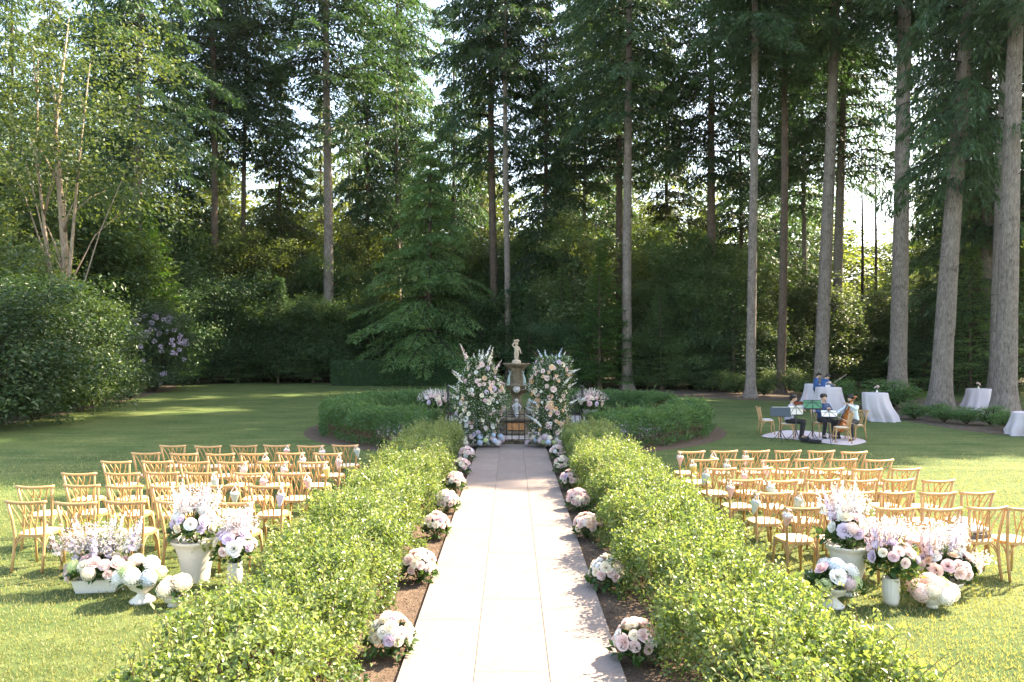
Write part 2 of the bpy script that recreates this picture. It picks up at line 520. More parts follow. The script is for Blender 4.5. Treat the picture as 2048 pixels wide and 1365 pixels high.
sheet('ground', [(-400, -120), (400, -120), (400, 700), (-400, 700)], 0.0, M['floor'])
lawn_poly = [(-26, -6), (-23, 18), (-19.5, 25), (-18.7, 27), (-19.2, 32.5), (-21.5, 43), (-25, 55), (-22, 60), (-14, 60.5), (-4, 57), (4, 52), (8.8, 46.5), (12.5, 41.5), (17, 40.5), (22, 44.5), (24, 52), (48, 54), (48, -6)]
sheet('lawn', lawn_poly, 0.004, M['lawn'])
sheet('mulch_border', smooth_poly([(-19.4, 25), (-18.6, 27), (-19.1, 32.5), (-21.4, 43), (-25, 55), (-33, 57), (-36, 30), (-27, 20)]), 0.008, M['mulch'])
sheet('tree_bed', smooth_poly([(17.0, 36.2), (15.6, 31), (15.2, 27.2), (16.2, 23.6), (21, 23.2), (24, 27), (23.5, 33), (22.8, 41)]), 0.008, M['mulch'])
sheet('wood_edge_bed', smooth_poly([(11.2, 41.5), (13.5, 39.5), (17.5, 39), (19.5, 41), (21, 46), (14, 50), (8, 50), (7, 46.6)]), 0.0085, M['mulch'])
# fountain court: ring of soil for the hedge and a paved disc
FC = (0.12, 26.2)
def disc(r, n=64, c=FC): return [(c[0] + r * math.cos(2 * PI * k / n), c[1] + r * math.sin(2 * PI * k / n)) for k in range(n)]
sheet('hedge_bed', disc(7.2), 0.009, M['soil'])
sheet('fountain_court', disc(5.1), 0.013, M['court'])
for sx in (-1, 1):
    sheet('soil_bed', [(sx * 0.90, 2.0), (sx * 2.05, 2.0), (sx * 2.05, 20.5), (sx * 0.90, 20.5)], 0.011, M['soil'])
PW = 0.955
path = sheet('path', [(-PW + 0.01, 2.0), (PW - 0.01, 2.0), (PW - 0.01, 21.2), (-PW + 0.01, 21.2)], 0.016, M['mortar'])
cw = 2 * PW / 3
slab_me = {}
rs = random.Random(5)
for c in range(3):
    y = 2.0 + (0.0, 0.62, 0.31)[c]
    while y < 21.1:
        L = min(1.83, 21.2 - y)
        key = round(L, 3)
        if key not in slab_me:
            bm = bmesh.new()
            bmesh.ops.create_cube(bm, size=1.0)
            for v in bm.verts: v.co = Vector((v.co.x * (cw - 0.0035), v.co.y * (L - 0.005), v.co.z * 0.04))
            bmesh.ops.bevel(bm, geom=[e for e in bm.edges if all(v.co.z > 0 for v in e.verts)], offset=0.004, segments=1, affect='EDGES')
            me = bpy.data.meshes.new('slab'); bm.to_mesh(me); bm.free(); slab_me[key] = me
        obj('slab', slab_me[key], M['slab'], path, (-PW + cw * (c + 0.5), y + L / 2, 0.034 + rs.uniform(-0.0015, 0.0015)))
        y += L

# soil clods and leaf litter on the beds beside the path: real crumbs
rg = np.random.default_rng(3)
def crumbs(name, xs, ys, s, mat, z):
    n = len(xs)
    base = np.array([(1, 0, 0), (-.5, .87, 0), (-.5, -.87, 0), (0, 0, 1.1)])
    ss = s * rg.uniform(.4, 1.3, n)
    an = rg.uniform(0, 6.28, n)
    R = np.stack([np.cos(an), -np.sin(an), np.sin(an), np.cos(an)], 1).reshape(-1, 2, 2)
    V = np.repeat(base[None], n, 0) * ss[:, None, None]
    V[:, :, :2] = np.einsum('nij,nkj->nki', R, V[:, :, :2]) * rg.uniform(.7, 1.6, (n, 1, 2))
    V += np.stack([xs, ys, np.full(n, z)], 1)[:, None]
    k = np.arange(n)[:, None] * 4
    T = np.concatenate([k + np.array(t) for t in ((0, 1, 3), (1, 2, 3), (2, 0, 3))], 1).reshape(-1, 3)
    me = tri_mesh(name, V.reshape(-1, 3), T); me.materials.append(mat)
    return me
for sx in (-1, 1):
    n = 3500
    o = obj('soil_crumbs', crumbs('soil_crumbs', sx * rg.uniform(0.97, 1.7, n), rg.uniform(5.5, 19, n), 0.014, M['soil'], 0.010))
    tag(o, 'loose crumbs of brown soil on the bed %s' % ('beside the path on the musicians\' side' if sx > 0 else 'beside the path away from the musicians'), 'soil', kind='stuff')

# grass blades over the near lawn
def grass():
    n = 150000
    y = 5.5 + 15 * rg.random(n) ** 1.5
    x = rg.uniform(-1, 1, n) * (y * 0.72 + 0.6)
    k = (np.abs(x) > 2.02) & (rg.random(n) > np.clip((y - 11) / 9, 0, 1))
    x, y = x[k], y[k]; n = len(x)
    P = np.stack([x, y, np.full(n, 0.004)], 1)
    D = np.stack([rg.normal(0, .45, n), rg.normal(0, .45, n), np.ones(n)], 1)
    N = np.stack([rg.normal(0, 1, n), rg.normal(0, 1, n), rg.normal(0, .2, n)], 1)
    L = rg.uniform(.022, .05, n) * (1 + (y - 6) * 0.03)
    W = rg.uniform(.005, .010, n) * (1 + (y - 6) * 0.04)
    V, T = leaf_arrays(P, D, N, L, W, 0.2)
    patch = 0.5 + 0.3 * np.sin(x * 1.7 + 2 * np.sin(y * .9)) * np.cos(y * 1.3 + x * .4)
    r = np.clip(patch + rg.normal(0, .25, n), 0, 1)
    me = tri_mesh('grass', V, T, np.repeat(r, 2)); me.materials.append(M['grassb'])
    o = obj('grass', me)
    tag(o, 'short mown grass blades covering the lawn', 'grass', kind='stuff')
grass()

# ------------------------------------------------------------------ hedges
def hedge_shell(rg, n, center, half, zb, h, length, bump_amp=0.12, shell=(0.72, 1.06)):
    """points in the outer shell of a rounded hedge that runs along s in [0,length]; center(s)->x,y,tx,ty"""
    s = rg.uniform(0, length, n)
    th = rg.uniform(-0.18, PI + 0.18, n)
    q = rg.uniform(shell[0], shell[1], n)
    cx, cy, tx, ty = center(s)
    a = np.sign(np.cos(th)) * np.abs(np.cos(th)) ** 0.7
    b = np.sign(np.sin(th)) * np.abs(np.sin(th)) ** 0.55
    wob = 1 + bump_amp * (np.sin(s * 3.1 + th * 2.3) + 0.7 * np.sin(s * 5.7 - th * 3.1 + 1.3) + 0.5 * np.sin(s * 1.3 + 0.5))
    u = half * a * q * wob
    z = zb + (h - zb) * b * q * (1 + 0.6 * (wob - 1))
    P = np.stack([cx - ty * u, cy + tx * u, np.maximum(z, 0.08)], 1)
    out = np.stack([-ty * a, tx * a, b + 0.25], 1)
    return P, unit(out), s

def hedge(name, label, center, length, half, zb, h, n, L, W, mat, seed, shoots=0, stems=0, amp=0.12, cluster=0):
    rg = np.random.default_rng(seed)
    P, O, s = hedge_shell(rg, n, center, half, zb, h, length, amp)
    grp = rg.random(n)
    if cluster:
        nc = n // cluster; idx = rg.integers(0, nc, n); P = P[idx] + rg.normal(0, .034, (n, 3)) + O[idx] * np.abs(rg.normal(0, .03, (n, 1))); O = O[idx]; grp = rg.random(nc)[idx]
    N = unit(O + rg.normal(0, .75, (n, 3)))
    D = unit(rg.normal(0, 1, (n, 3)) + O * 0.5 + np.array([0, 0, -.15]))
    LL = L * rg.uniform(.65, 1.25, n)
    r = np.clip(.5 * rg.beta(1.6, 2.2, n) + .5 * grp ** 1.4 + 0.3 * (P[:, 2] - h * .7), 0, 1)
    VV, TT, RR = [], [], []
    V, T = leaf_arrays(P, D, N, LL, LL * W / L, 0.22)
    VV.append(V); TT.append(T); RR.append(np.repeat(r, 2)); nv = len(V)
    wd = Wood()
    for i in range(shoots):
        Ps, Os, ss = hedge_shell(rg, 1, center, half, zb, h, length, amp, (0.85, 0.98))
        if Os[0, 2] < 0.2: continue
        d = unit(Os[0] * 0.7 + np.array([rg.normal(0, .35), rg.normal(0, .35), 0.8]))
        ln = rg.uniform(.10, .40)
        pts = [Ps[0] + d * ln * t + np.array([0, 0, -0.06 * t * t]) for t in (0, .5, 1)]
        wd.limb(pts, [.004, .003, .002], 3)
        m = int(5 + ln * 26)
        t = np.linspace(.1, 1, m)[:, None]
        pp = Ps[0] + d * ln * t + np.array([0, 0, -0.06]) * t * t
        dd = unit(rg.normal(0, 1, (m, 3)) + d * .4)
        nn = unit(rg.normal(0, .6, (m, 3)) + np.array([0, 0, 1]))
        l2 = L * rg.uniform(.6, 1.1, m)
        V, T = leaf_arrays(pp, dd, nn, l2, l2 * W / L, 0.22)
        VV.append(V); TT.append(T + nv); nv += len(V)
        RR.append(np.repeat(np.clip(rg.normal(.8, .2, m), 0, 1), 2))
    t0 = thing(name, label, 'hedge')
    me = join_leaf_wood('foliage', np.concatenate(VV), np.concatenate(TT), np.concatenate(RR), wd)
    o = obj('foliage', me, [mat, M['twig']], t0); o['kind'] = 'stuff'
    if stems:
        w2 = Wood()
        for i in range(stems):
            s = rg.uniform(0, length, 1)
            cx, cy, tx, ty = (float(np.ravel(a)[0]) for a in center(s))
            u0 = rg.uniform(-.75, .75) * half
            u1 = np.clip(u0 * 1.1 + rg.normal(0, .15), -half * .95, half * .95)
            a1 = rg.normal(0, .3)
            hh = rg.uniform(.5, .9) * h
            pts = [(cx - ty * u0, cy + tx * u0, 0), (cx - ty * (u0 * .4 + u1 * .6) + tx * a1 * .4, cy + tx * (u0 * .4 + u1 * .6) + ty * a1 * .4, hh * .5), (cx - ty * u1 + tx * a1, cy + tx * u1 + ty * a1, hh)]
            w2.limb(pts, [.009, .006, .004], 4)
        me = tri_mesh('stems', np.concatenate(w2.v), np.concatenate(w2.t), smooth=True)
        o = obj('stems', me, M['twig'], t0); o['kind'] = 'stuff'
    return t0

for sx in (-1, 1):
    xc = sx * 1.98
    def ctr(s, xc=xc):
        s = np.asarray(s, float)
        return xc + 0.05 * np.sin(s * .9 + sx), s + 3.9, np.zeros_like(s), np.ones_like(s)
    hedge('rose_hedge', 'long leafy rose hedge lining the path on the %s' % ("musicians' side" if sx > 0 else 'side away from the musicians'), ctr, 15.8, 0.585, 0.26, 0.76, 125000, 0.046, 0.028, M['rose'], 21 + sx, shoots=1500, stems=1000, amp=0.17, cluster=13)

def arc(a0, a1, r):
    def f(s):
        an = rad(a0) + np.asarray(s, float) / r * (1 if a1 > a0 else -1)
        sg = 1 if a1 > a0 else -1
        return FC[0] + r * np.sin(an), FC[1] - r * np.cos(an), sg * np.cos(an), sg * np.sin(an)
    return f, abs(rad(a1 - a0)) * r
ring = [(22, 92, 6.0, 'curved front hedge of the fountain ring nearest the musicians', 1.0),
        (112, 158, 6.3, 'curved back hedge of the fountain ring behind the flower urn', 1.0),
        (-22, -95, 5.95, 'curved front hedge of the fountain ring behind the chairs with no musicians', 1.05),
        (-104, -160, 6.3, 'curved back hedge of the fountain ring in front of the clipped hedge', 1.0)]
for i, (a0, a1, r, lab, hh) in enumerate(ring):
    f, ln = arc(a0, a1, r)
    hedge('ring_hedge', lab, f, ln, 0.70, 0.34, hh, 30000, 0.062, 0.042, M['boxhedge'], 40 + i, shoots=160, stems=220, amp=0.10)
# far clipped hedge
def clipped():
    rg = np.random.default_rng(9)
    x0, x1, y0, z1, dp = xat(662, 55), xat(925, 55), 55.0, 1.75, 1.6
    n = 26000
    face = rg.random(n)
    x = rg.uniform(x0, x1, n); y = np.where(face < .55, y0, rg.uniform(y0, y0 + dp, n)); z = np.where(face < .55, rg.uniform(.05, z1, n), z1)
    P = np.stack([x, y, z], 1) + rg.normal(0, .05, (n, 3))
    O = np.where((face < .55)[:, None], np.array([0, -1, .2]), np.array([0, -.2, 1]))
    N = unit(O + rg.normal(0, .5, (n, 3))); D = unit(rg.normal(0, 1, (n, 3)))
    V, T = leaf_arrays(P, D, N, rg.uniform(.09, .15, n), .08)
    t0 = thing('clipped_hedge', 'low square-clipped evergreen hedge at the far lawn edge under the hemlock', 'hedge')
    o = obj('foliage', tri_mesh('foliage', V, T, np.repeat(rg.random(n), 2)), M['clipped'], t0); o['kind'] = 'stuff'
    core = MB().box(((x0 + x1) / 2, y0 + dp / 2, z1 / 2 - .05), (x1 - x0 - .2, dp - .2, z1 - .1))
    obj('branches', core.mesh('branches'), M['twigdark'], t0)
clipped()
# ------------------------------------------------------------------ trees
UP = np.array([0, 0, 1.0])
def conifer(name, seed, z0, z1, R, nb, step, m, L, W, droop=0.35, rise=0.15, power=0.85, irr=0.35, low=0.55, tl=0.42, sag=0.35, bias=1.0, hang=0.35, whorl=0):
    rg = np.random.default_rng(seed)
    VV, TT, RR, nv = [], [], [], 0
    wd = Wood()
    for i in range(nb):
        h = ((i + rg.random()) / nb) ** bias
        if whorl: h = min(.995, (math.floor(h * whorl) + .5 + rg.normal(0, .16)) / whorl); h = max(h, 0.0)
        z = z0 + (z1 - z0) * h
        Lb = R * max(0.06, (1 - h)) ** power * min(1.0, low + h * 5) * rg.uniform(1 - irr, 1 + irr * .35)
        az = i * 2.39996 + rg.normal(0, .35)
        d = np.array([math.cos(az), math.sin(az), 0]); sd = np.array([-d[1], d[0], 0])
        dr = droop * rg.uniform(.6, 1.4); rsx = rise * rg.uniform(.3, 1.5)
        n = max(4, int(Lb / step))
        t = np.linspace(.10, 1, n) + rg.normal(0, .25 / n, n)
        curve = rg.normal(0, .12) * Lb
        B = d * (Lb * t)[:, None] + sd * (curve * t * t)[:, None] + UP * (z + Lb * (rsx * t - dr * t * t))[:, None]
        ts = np.linspace(0, 1, 4)
        Bw = d * (Lb * ts)[:, None] + sd * (curve * ts * ts)[:, None] + UP * (z + Lb * (rsx * ts - dr * ts * ts))[:, None]
        r0 = 0.012 + 0.011 * Lb
        wd.limb(Bw, [r0, r0 * .7, r0 * .45, r0 * .15], 3)
        for side in (-1, 1):
            tlen = (tl * Lb * (1 - t) ** .8 + 0.10 * R * .5) * rg.uniform(.6, 1.25, n)
            fw = rg.uniform(.5, .95, n)
            td = unit(sd * side + d * fw[:, None])
            s = (np.arange(m) + rg.random((n, m))) / m
            P = B[:, None] + td[:, None] * (tlen[:, None] * s)[..., None] - UP * (sag * tlen[:, None] * s * s + rg.random((n, m)) * .04 * R * .3)[..., None]
            P = P + rg.normal(0, .035 * L / .3, P.shape)
            k = n * m
            P = P.reshape(-1, 3)
            D = np.repeat(td, m, 0) + rg.normal(0, .38, (k, 3)) - UP * hang * rg.uniform(.2, 1.6, (k, 1))
            N = UP + rg.normal(0, .42, (k, 3))
            l = L * rg.uniform(.6, 1.25, k)
            V, T = leaf_arrays(P, D, N, l, l * W / L, .12)
            VV.append(V); TT.append(T + nv); nv += len(V)
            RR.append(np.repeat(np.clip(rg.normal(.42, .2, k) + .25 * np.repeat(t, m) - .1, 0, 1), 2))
    return join_leaf_wood(name, np.concatenate(VV), np.concatenate(TT), np.concatenate(RR), wd)

def broadleaf(name, seed, zc, rx, rz, ncl, per, cr, L, W, flat=0.55, zlow=None, hollow=0.45, nb=None):
    rg = np.random.default_rng(seed)
    u = unit(rg.normal(0, 1, (ncl, 3)))
    q = rg.uniform(hollow ** 3, 1.0, ncl) ** (1 / 3)
    lump = 1 + .2 * np.sin(u[:, 0] * 4 + seed) + .18 * np.sin(u[:, 1] * 5 + 1.7 * seed) + .16 * np.sin(u[:, 2] * 6 + seed) + rg.normal(0, .10, ncl)
    Cc = u * (q * lump)[:, None] * np.array([rx, rx, rz]) + np.array([0, 0, zc])
    if zlow is not None: Cc[:, 2] = np.maximum(Cc[:, 2], zlow + rg.random(ncl) * .6)
    n = ncl * per
    O = np.repeat(u, per, 0)
    P = np.repeat(Cc, per, 0) + rg.normal(0, 1, (n, 3)) * np.array([cr, cr, cr * flat])
    N = unit(UP * .8 + O * .45 + rg.normal(0, .5, (n, 3)))
    D = unit(rg.normal(0, 1, (n, 3)) * np.array([1, 1, .4]) - UP * .35 + O * .3)
    l = L * rg.uniform(.6, 1.3, n)
    V, T = leaf_arrays(P, D, N, l, l * W / L, .18)
    base = np.repeat(np.clip(rg.normal(.45, .2, ncl), 0, 1), per)
    r = np.clip(base + rg.normal(0, .2, n), 0, 1)
    wd = Wood()
    z_s = max(0.2, zc - rz * .9)
    for i in range(min(ncl, nb or 45)):
        c = Cc[i]
        a = np.array([c[0] * .08, c[1] * .08, z_s * rg.uniform(.3, 1.0)])
        mid = a * .5 + c * .5 + np.array([0, 0, .12 * rz])
        wd.limb([a, mid, c], [.02 + .008 * rx, .012 + .004 * rx, .006], 3)
    return join_leaf_wood(name, V, T, np.repeat(r, 2), wd)

def trunk_mesh(name, height, dia, flare=0.75, n=18, seed=0, sweep=0.15, ridged=False):
    rg = random.Random(seed)
    if ridged: n = 52
    zs = [-0.15, 0.0, .15, .4, .8, 1.5, 3, 5, 8, 12, 16, 20, 25, 30]
    if ridged: zs = [-.15] + [0.45 * i for i in range(int(24 / .45))] + [26, 30]
    rl = [rg.choice((-1, 0, 1)) for _ in range(n)]
    zs = [z for z in zs if z < height * .95] + [height]
    ph = rg.uniform(0, 6)
    vs, fs = [], []
    for i, z in enumerate(zs):
        r = dia / 2 * (max(0.03, 1 - z / height) ** .65) + dia / 2 * flare * math.exp(-max(z, 0) / (dia * .75))
        ox = sweep * math.sin(z * .12 + ph); oy = sweep * math.cos(z * .10 + ph)
        if ridged: rl = [(q if rg.random() < .72 else rg.choice((-1, 0, 1))) for q in rl]
        for k in range(n):
            an = 2 * PI * k / n
            butt = 1 + (.16 * math.exp(-max(z, 0) / .7) * math.sin(an * 4 + ph)) + (rl[k] * .028 + rg.uniform(-.012, .012) if ridged else rg.uniform(-.035, .035))
            vs.append((ox + r * butt * math.cos(an), oy + r * butt * math.sin(an), z))
    for i in range(len(zs) - 1):
        for k in range(n):
            k2 = (k + 1) % n
            fs.append((i * n + k, i * n + k2, (i + 1) * n + k2, (i + 1) * n + k))
    return MB().add(vs, fs, 0, True).mesh(name)

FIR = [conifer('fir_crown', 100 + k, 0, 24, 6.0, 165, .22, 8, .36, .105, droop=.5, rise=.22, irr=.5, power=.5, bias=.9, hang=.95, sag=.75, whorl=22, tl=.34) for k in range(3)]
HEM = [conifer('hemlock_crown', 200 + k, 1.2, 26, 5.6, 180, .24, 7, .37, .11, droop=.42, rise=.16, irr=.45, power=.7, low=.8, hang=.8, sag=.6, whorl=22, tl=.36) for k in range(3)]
def stub_mesh():
    w = Wood(); r = random.Random(5)
    for k in range(46):
        z = r.uniform(2.5, 20); a = r.uniform(0, 6.28); L = r.uniform(.15, .8) * (.5 + .04 * z)
        p = np.array([math.cos(a) * .16, math.sin(a) * .16, z]); e = p + np.array([math.cos(a) * L, math.sin(a) * L, -.25 * L])
        w.limb([p, (p + e) / 2 + np.array([0, 0, .05]), e], [.022, .015, .007], 3)
    return tri_mesh('dead_branches', np.concatenate(w.v), np.concatenate(w.t))
STUB = stub_mesh()
rt = random.Random(77)
LAND = [(-60, 'the big laurels'), (118, 'the pale-stemmed tree'), (288, 'the rhododendron'), (425, 'the reddish-brown fir'), (490, 'the thin dark trunk'), (653, 'the tufted grey fir'), (790, 'the clipped hedge'), (857, 'the layered hemlock'), (985, 'the fountain statue'), (1100, 'the peach flower pillar'), (1203, 'the small bright conifer'), (1259, 'the straight grey trunk'), (1427, 'the thick dark trunk'), (1505, 'the slender pale trunk'), (1562, 'the trunk behind the violinist'), (1646, 'the people in blue'), (1735, 'the dead conifers'), (1787, 'the massive bare trunk'), (1887, 'the thick leaning fir'), (2010, 'the last bare trunk')]
def near(px, what, word='by'):
    return '%s %s %s' % (what, word, min(LAND, key=lambda a: abs(a[0] - px))[1])
def fir_tree(px, d, dia, height, z0, label, crown=0, rs=1.0, tilt=0.0, mat='fir', barkm='bark', x=None, name='fir_tree', group=None, rzc=None):
    x = xat(px, d) if x is None else x
    t = thing(name, label, 'tree', (x, d, 0), 0, group)
    t.rotation_euler = (rt.uniform(-.01, .01), rad(tilt), 0)
    tm = trunk_mesh('trunk', height, dia, seed=int(px * 7 + d), ridged=d < 51 and px > 0); obj('trunk', tm, M[barkm], t)
    obj('dead_branches', STUB, M['twigdark'], t, (0, 0, 1.5), (0, 0, rt.uniform(0, 6.28)), (1.0 + .4 * dia, 1.0 + .4 * dia, z0 / 19.0))['kind'] = 'stuff'
    sz = (height - z0 + .3) / 24.0
    rs = rs * (1 + max(0, d - 45) * .012)
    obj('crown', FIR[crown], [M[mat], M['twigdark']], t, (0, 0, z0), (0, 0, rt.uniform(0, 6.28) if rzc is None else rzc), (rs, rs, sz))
    return t

firs = [
 (283, 52, .70, 42, 15, 'dark fir with drooping boughs behind the young green conifer beside the pale-stemmed tree', 0, 1.05, -.3),
 (425, 63, .68, 44, 21, 'fir with a reddish-brown trunk behind the dark shrubs, next to a thinner trunk', 1, .95, .2),
 (490, 67, .54, 42, 19, 'thin dark-trunked fir just behind the reddish-brown fir', 2, .95, 0),
 (653, 64, .94, 49, 25, 'grey-trunked fir above the clipped hedge with one low tuft of boughs', 1, 1.2, .2),
 (985, 60, .72, 44, 17, 'dark-trunked fir standing behind the fountain beside a thin grey trunk', 0, .95, 0),
 (1014, 57, .53, 44, 23, 'thin grey-trunked fir rising straight behind the fountain statue', 2, .9, 0),
 (795, 76, .6, 50, 15, 'slim fir far behind the layered hemlock', 0, 1.0, 0),
 (1170, 68, .48, 40, 14, 'distant slim fir in the gap behind the flower urn', 1, .9, 0),
 (1259, 50, .68, 44, 18, 'straight grey-trunked fir beside the small bright conifer, a darker trunk right behind', 2, 1.0, -.3),
 (1243, 61, .66, 43, 17, 'dark-trunked fir hidden right behind the grey trunk by the small bright conifer', 0, .95, -.2),
 (1427, 54, .75, 38, 15, 'thick dark-trunked fir behind the leafy understorey of the wood', 1, 1.0, 0),
 (1505, 42, .55, 40, 19, 'slender pale-grey bare-trunked fir between the ring hedge and the violinist', 2, .9, -.1),
 (1562, 46, .54, 38, 18, 'brownish bare-trunked fir rising behind the violinist', 0, .9, .5),
 (1646, 43, .76, 44, 20, 'broad bare-trunked fir behind the two people in blue at the draped table', 1, 1.0, 1.3),
 (1676, 54, .75, 40, 15, 'dark-trunked fir close behind the broad trunk at the draped tables', 2, 1.0, 1.0),
 (1606, 61, .50, 36, 14, 'slim fir deep in the wood between the brownish and the broad trunks', 1, .9, 0),
 (1787, 40, .88, 48, 19, 'massive bare-trunked fir rising from the wide shrub by the draped tables', 0, .85, 1.6),
 (1887, 31, .80, 31, 9.3, 'thick leaning fir with low dense boughs among the small mounded shrubs', 1, .56, 3.2),
 (2003, 28.5, .76, 31, 14.5, 'thick bare-trunked fir beside the far draped table and a path light', 2, .66, 2.6),
]
for a in firs:
    fir_tree(*a[:5], a[5], a[6], a[7], a[8], barkm='barkred' if a[0] in (425, 490, 985, 1243, 1427, 1562) else 'bark')
# trees of the same wood just outside the frame on the sunny side: their shade falls on the lawn
for x, d, h, z0 in ((24.6, 37.2, 48, 22), (30.5, 33.5, 36, 10), (34, 39, 41, 12), (30, 47, 42, 10), (40, 37, 38, 10), (44, 43, 43, 12), (38, 47, 44, 12), (50, 46, 44, 12)):
    fir_tree(0, d, .8, h, z0, 'tall fir of the wood beyond the draped tables, past the last bare trunk', rt.randrange(3), 1.1, 1.0, x=x, group='firs past the last bare trunk')

# low bough tuft on the grey fir (653)
def tuft():
    return conifer('boughs', 333, 0, 2.6, 4.2, 16, .26, 6, .36, .11, droop=.5, rise=.25, irr=.4, power=.1, low=1, hang=.7, sag=.6)
tu = next(o for o in C.objects if o.get('label', '').startswith('grey-trunked fir above'))
obj('boughs', tuft(), [M['fir'], M['twigdark']], tu, (0, 0, 20.0), (0, 0, 0), 1.3)

# hemlocks and cedars deeper in the wood
n_i = 0
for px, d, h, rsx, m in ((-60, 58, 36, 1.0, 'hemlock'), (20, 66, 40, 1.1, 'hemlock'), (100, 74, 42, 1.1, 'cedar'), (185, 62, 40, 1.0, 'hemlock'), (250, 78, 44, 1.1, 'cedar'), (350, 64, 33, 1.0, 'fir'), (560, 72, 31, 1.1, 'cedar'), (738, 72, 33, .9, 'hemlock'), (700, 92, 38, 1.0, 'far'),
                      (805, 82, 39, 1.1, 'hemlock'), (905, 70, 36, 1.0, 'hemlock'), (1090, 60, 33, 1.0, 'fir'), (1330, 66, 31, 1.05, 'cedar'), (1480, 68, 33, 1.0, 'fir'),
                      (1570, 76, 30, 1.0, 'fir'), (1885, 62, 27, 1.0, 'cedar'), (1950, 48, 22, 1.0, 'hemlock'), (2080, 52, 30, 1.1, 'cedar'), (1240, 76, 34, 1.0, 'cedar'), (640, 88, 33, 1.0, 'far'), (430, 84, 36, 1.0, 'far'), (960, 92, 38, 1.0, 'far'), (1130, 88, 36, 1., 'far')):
    t = thing('hemlock_tree', near(px, {'hemlock': 'deep green', 'cedar': 'yellowish', 'fir': 'dark', 'far': 'pale distant'}[m] + ' full-length conifer deep in the wood,'), 'tree', (xat(px, d), d, 0), 0, 'conifers filling the wood')
    obj('trunk', trunk_mesh('trunk', h, .5, n=8, seed=n_i), M['barkred'], t)
    obj('crown', HEM[n_i % 3], [M[m], M['twigdark']], t, (0, 0, 0), (0, 0, rt.uniform(0, 6.28)), (rsx, rsx, h / 26.0))
    n_i += 1

# big layered hemlock over the clipped hedge
d = 59
t = thing('layered_hemlock', 'broad layered hemlock with drooping boughs, tips coloured as if skylit, above the clipped hedge', 'tree', (xat(857, d), d, 0))
obj('trunk', trunk_mesh('trunk', 19.2, .6, n=12, seed=4), M['barkred'], t)
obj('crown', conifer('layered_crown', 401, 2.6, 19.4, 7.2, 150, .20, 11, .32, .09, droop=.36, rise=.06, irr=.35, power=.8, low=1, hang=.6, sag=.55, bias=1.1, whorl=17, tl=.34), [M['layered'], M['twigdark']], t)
# two young conifers
YC = conifer('young_crown', 402, .5, 9.0, 2.9, 130, .18, 6, .2, .06, droop=.10, rise=.16, irr=.25, power=.95, low=1, hang=.15, sag=.12)
for px, d, h, lab in ((288, 52, 13.6, 'bright green young conifer with a pointed top above the lilac rhododendron'), (1203, 50, 9.6, 'bright green young conifer with flat layered boughs next to the straight grey trunk')):
    t = thing('young_conifer', lab, 'tree', (xat(px, d), d, 0))
    obj('trunk', trunk_mesh('trunk', h, .28, n=8, seed=int(px)), M['barkred'], t)
    obj('crown', YC, [M['young'], M['twigdark']], t, (0, 0, 0), (0, 0, px), (h / 8.4, h / 8.4, h / 9.0))

for px, d, h, m in ((560, 59.5, 8.5, 'hemlock'), (625, 60, 6.5, 'layered'), (735, 60, 9, 'hemlock'), (905, 60, 7.5, 'layered'), (965, 57, 6, 'hemlock'), (1062, 54, 7, 'hemlock'), (1125, 53, 8.5, 'layered'), (1320, 50, 7, 'layered'), (1395, 49, 5.5, 'hemlock'), (1465, 48, 6.5, 'hemlock'), (1540, 51, 6, 'layered'), (1600, 52, 5.5, 'hemlock'), (1715, 54, 6, 'layered'), (1850, 50, 8, 'hemlock'), (1945, 45, 9, 'layered'), (480, 60, 6.5, 'layered'), (400, 59, 6, 'hemlock')):
    t = thing('hemlock_sapling', near(px, ('tall ' if h > 7 else 'short ') + ('fresh green' if m == 'layered' else 'dark') + ' hemlock sapling at the wood edge,'), 'tree', (xat(px, d), d, 0), 0, 'hemlock saplings at the wood edge')
    obj('trunk', trunk_mesh('trunk', h, .2, n=6, seed=int(px)), M['barkred'], t)
    obj('crown', YC, [M[m], M['twigdark']], t, (0, 0, 0), (0, 0, px), (h / 8.0, h / 8.0, h / 9.0))

# pale-stemmed broadleaf at the left
d = 36
t = thing('pale_stemmed_tree', 'pale-stemmed leafy tree with several upright trunks above the big laurel shrubs', 'tree', (xat(118, d), d, 0))
rr = random.Random(8)
for k, (bx, tx, ht, r) in enumerate(((0, .25, 19, .24), (-.12, -1.1, 17, .12), (.1, .9, 17, .12))):
    pts = [(bx, rr.uniform(-.2, .2), 0), (bx, 0, 2.2 + k * .25), (bx + tx * .35, rr.uniform(-.4, .4), ht * .38), (bx + tx * .75, rr.uniform(-.8, .8), ht * .7), (bx + tx, rr.uniform(-1, 1), ht)]
    mb = MB().tube(pts, [r, r * .9, r * .75, r * .45, .02], 9)
    for q in range(5):
        f = rr.uniform(.45, .95); i = min(3, int(f * 4)); a = Vector(pts[i]).lerp(Vector(pts[i + 1]), f * 4 - i)
        e = a + Vector((rr.uniform(-1.6, 1.6), rr.uniform(-1.2, 1.2), rr.uniform(1, 2.6)))
        mb.tube([a, a.lerp(e, .5) + Vector((0, 0, .2)), e], [r * .35, r * .22, .01], 5)
    obj('trunk' if k == 0 else 'stem', mb.mesh('stem'), M['barkpale'], t)
obj('crown', broadleaf('pale_crown', 501, 14.5, 5.0, 6.5, 130, 100, .7, .2, .13, hollow=.4, nb=6), [M['maple'], M['barkpale']], t)

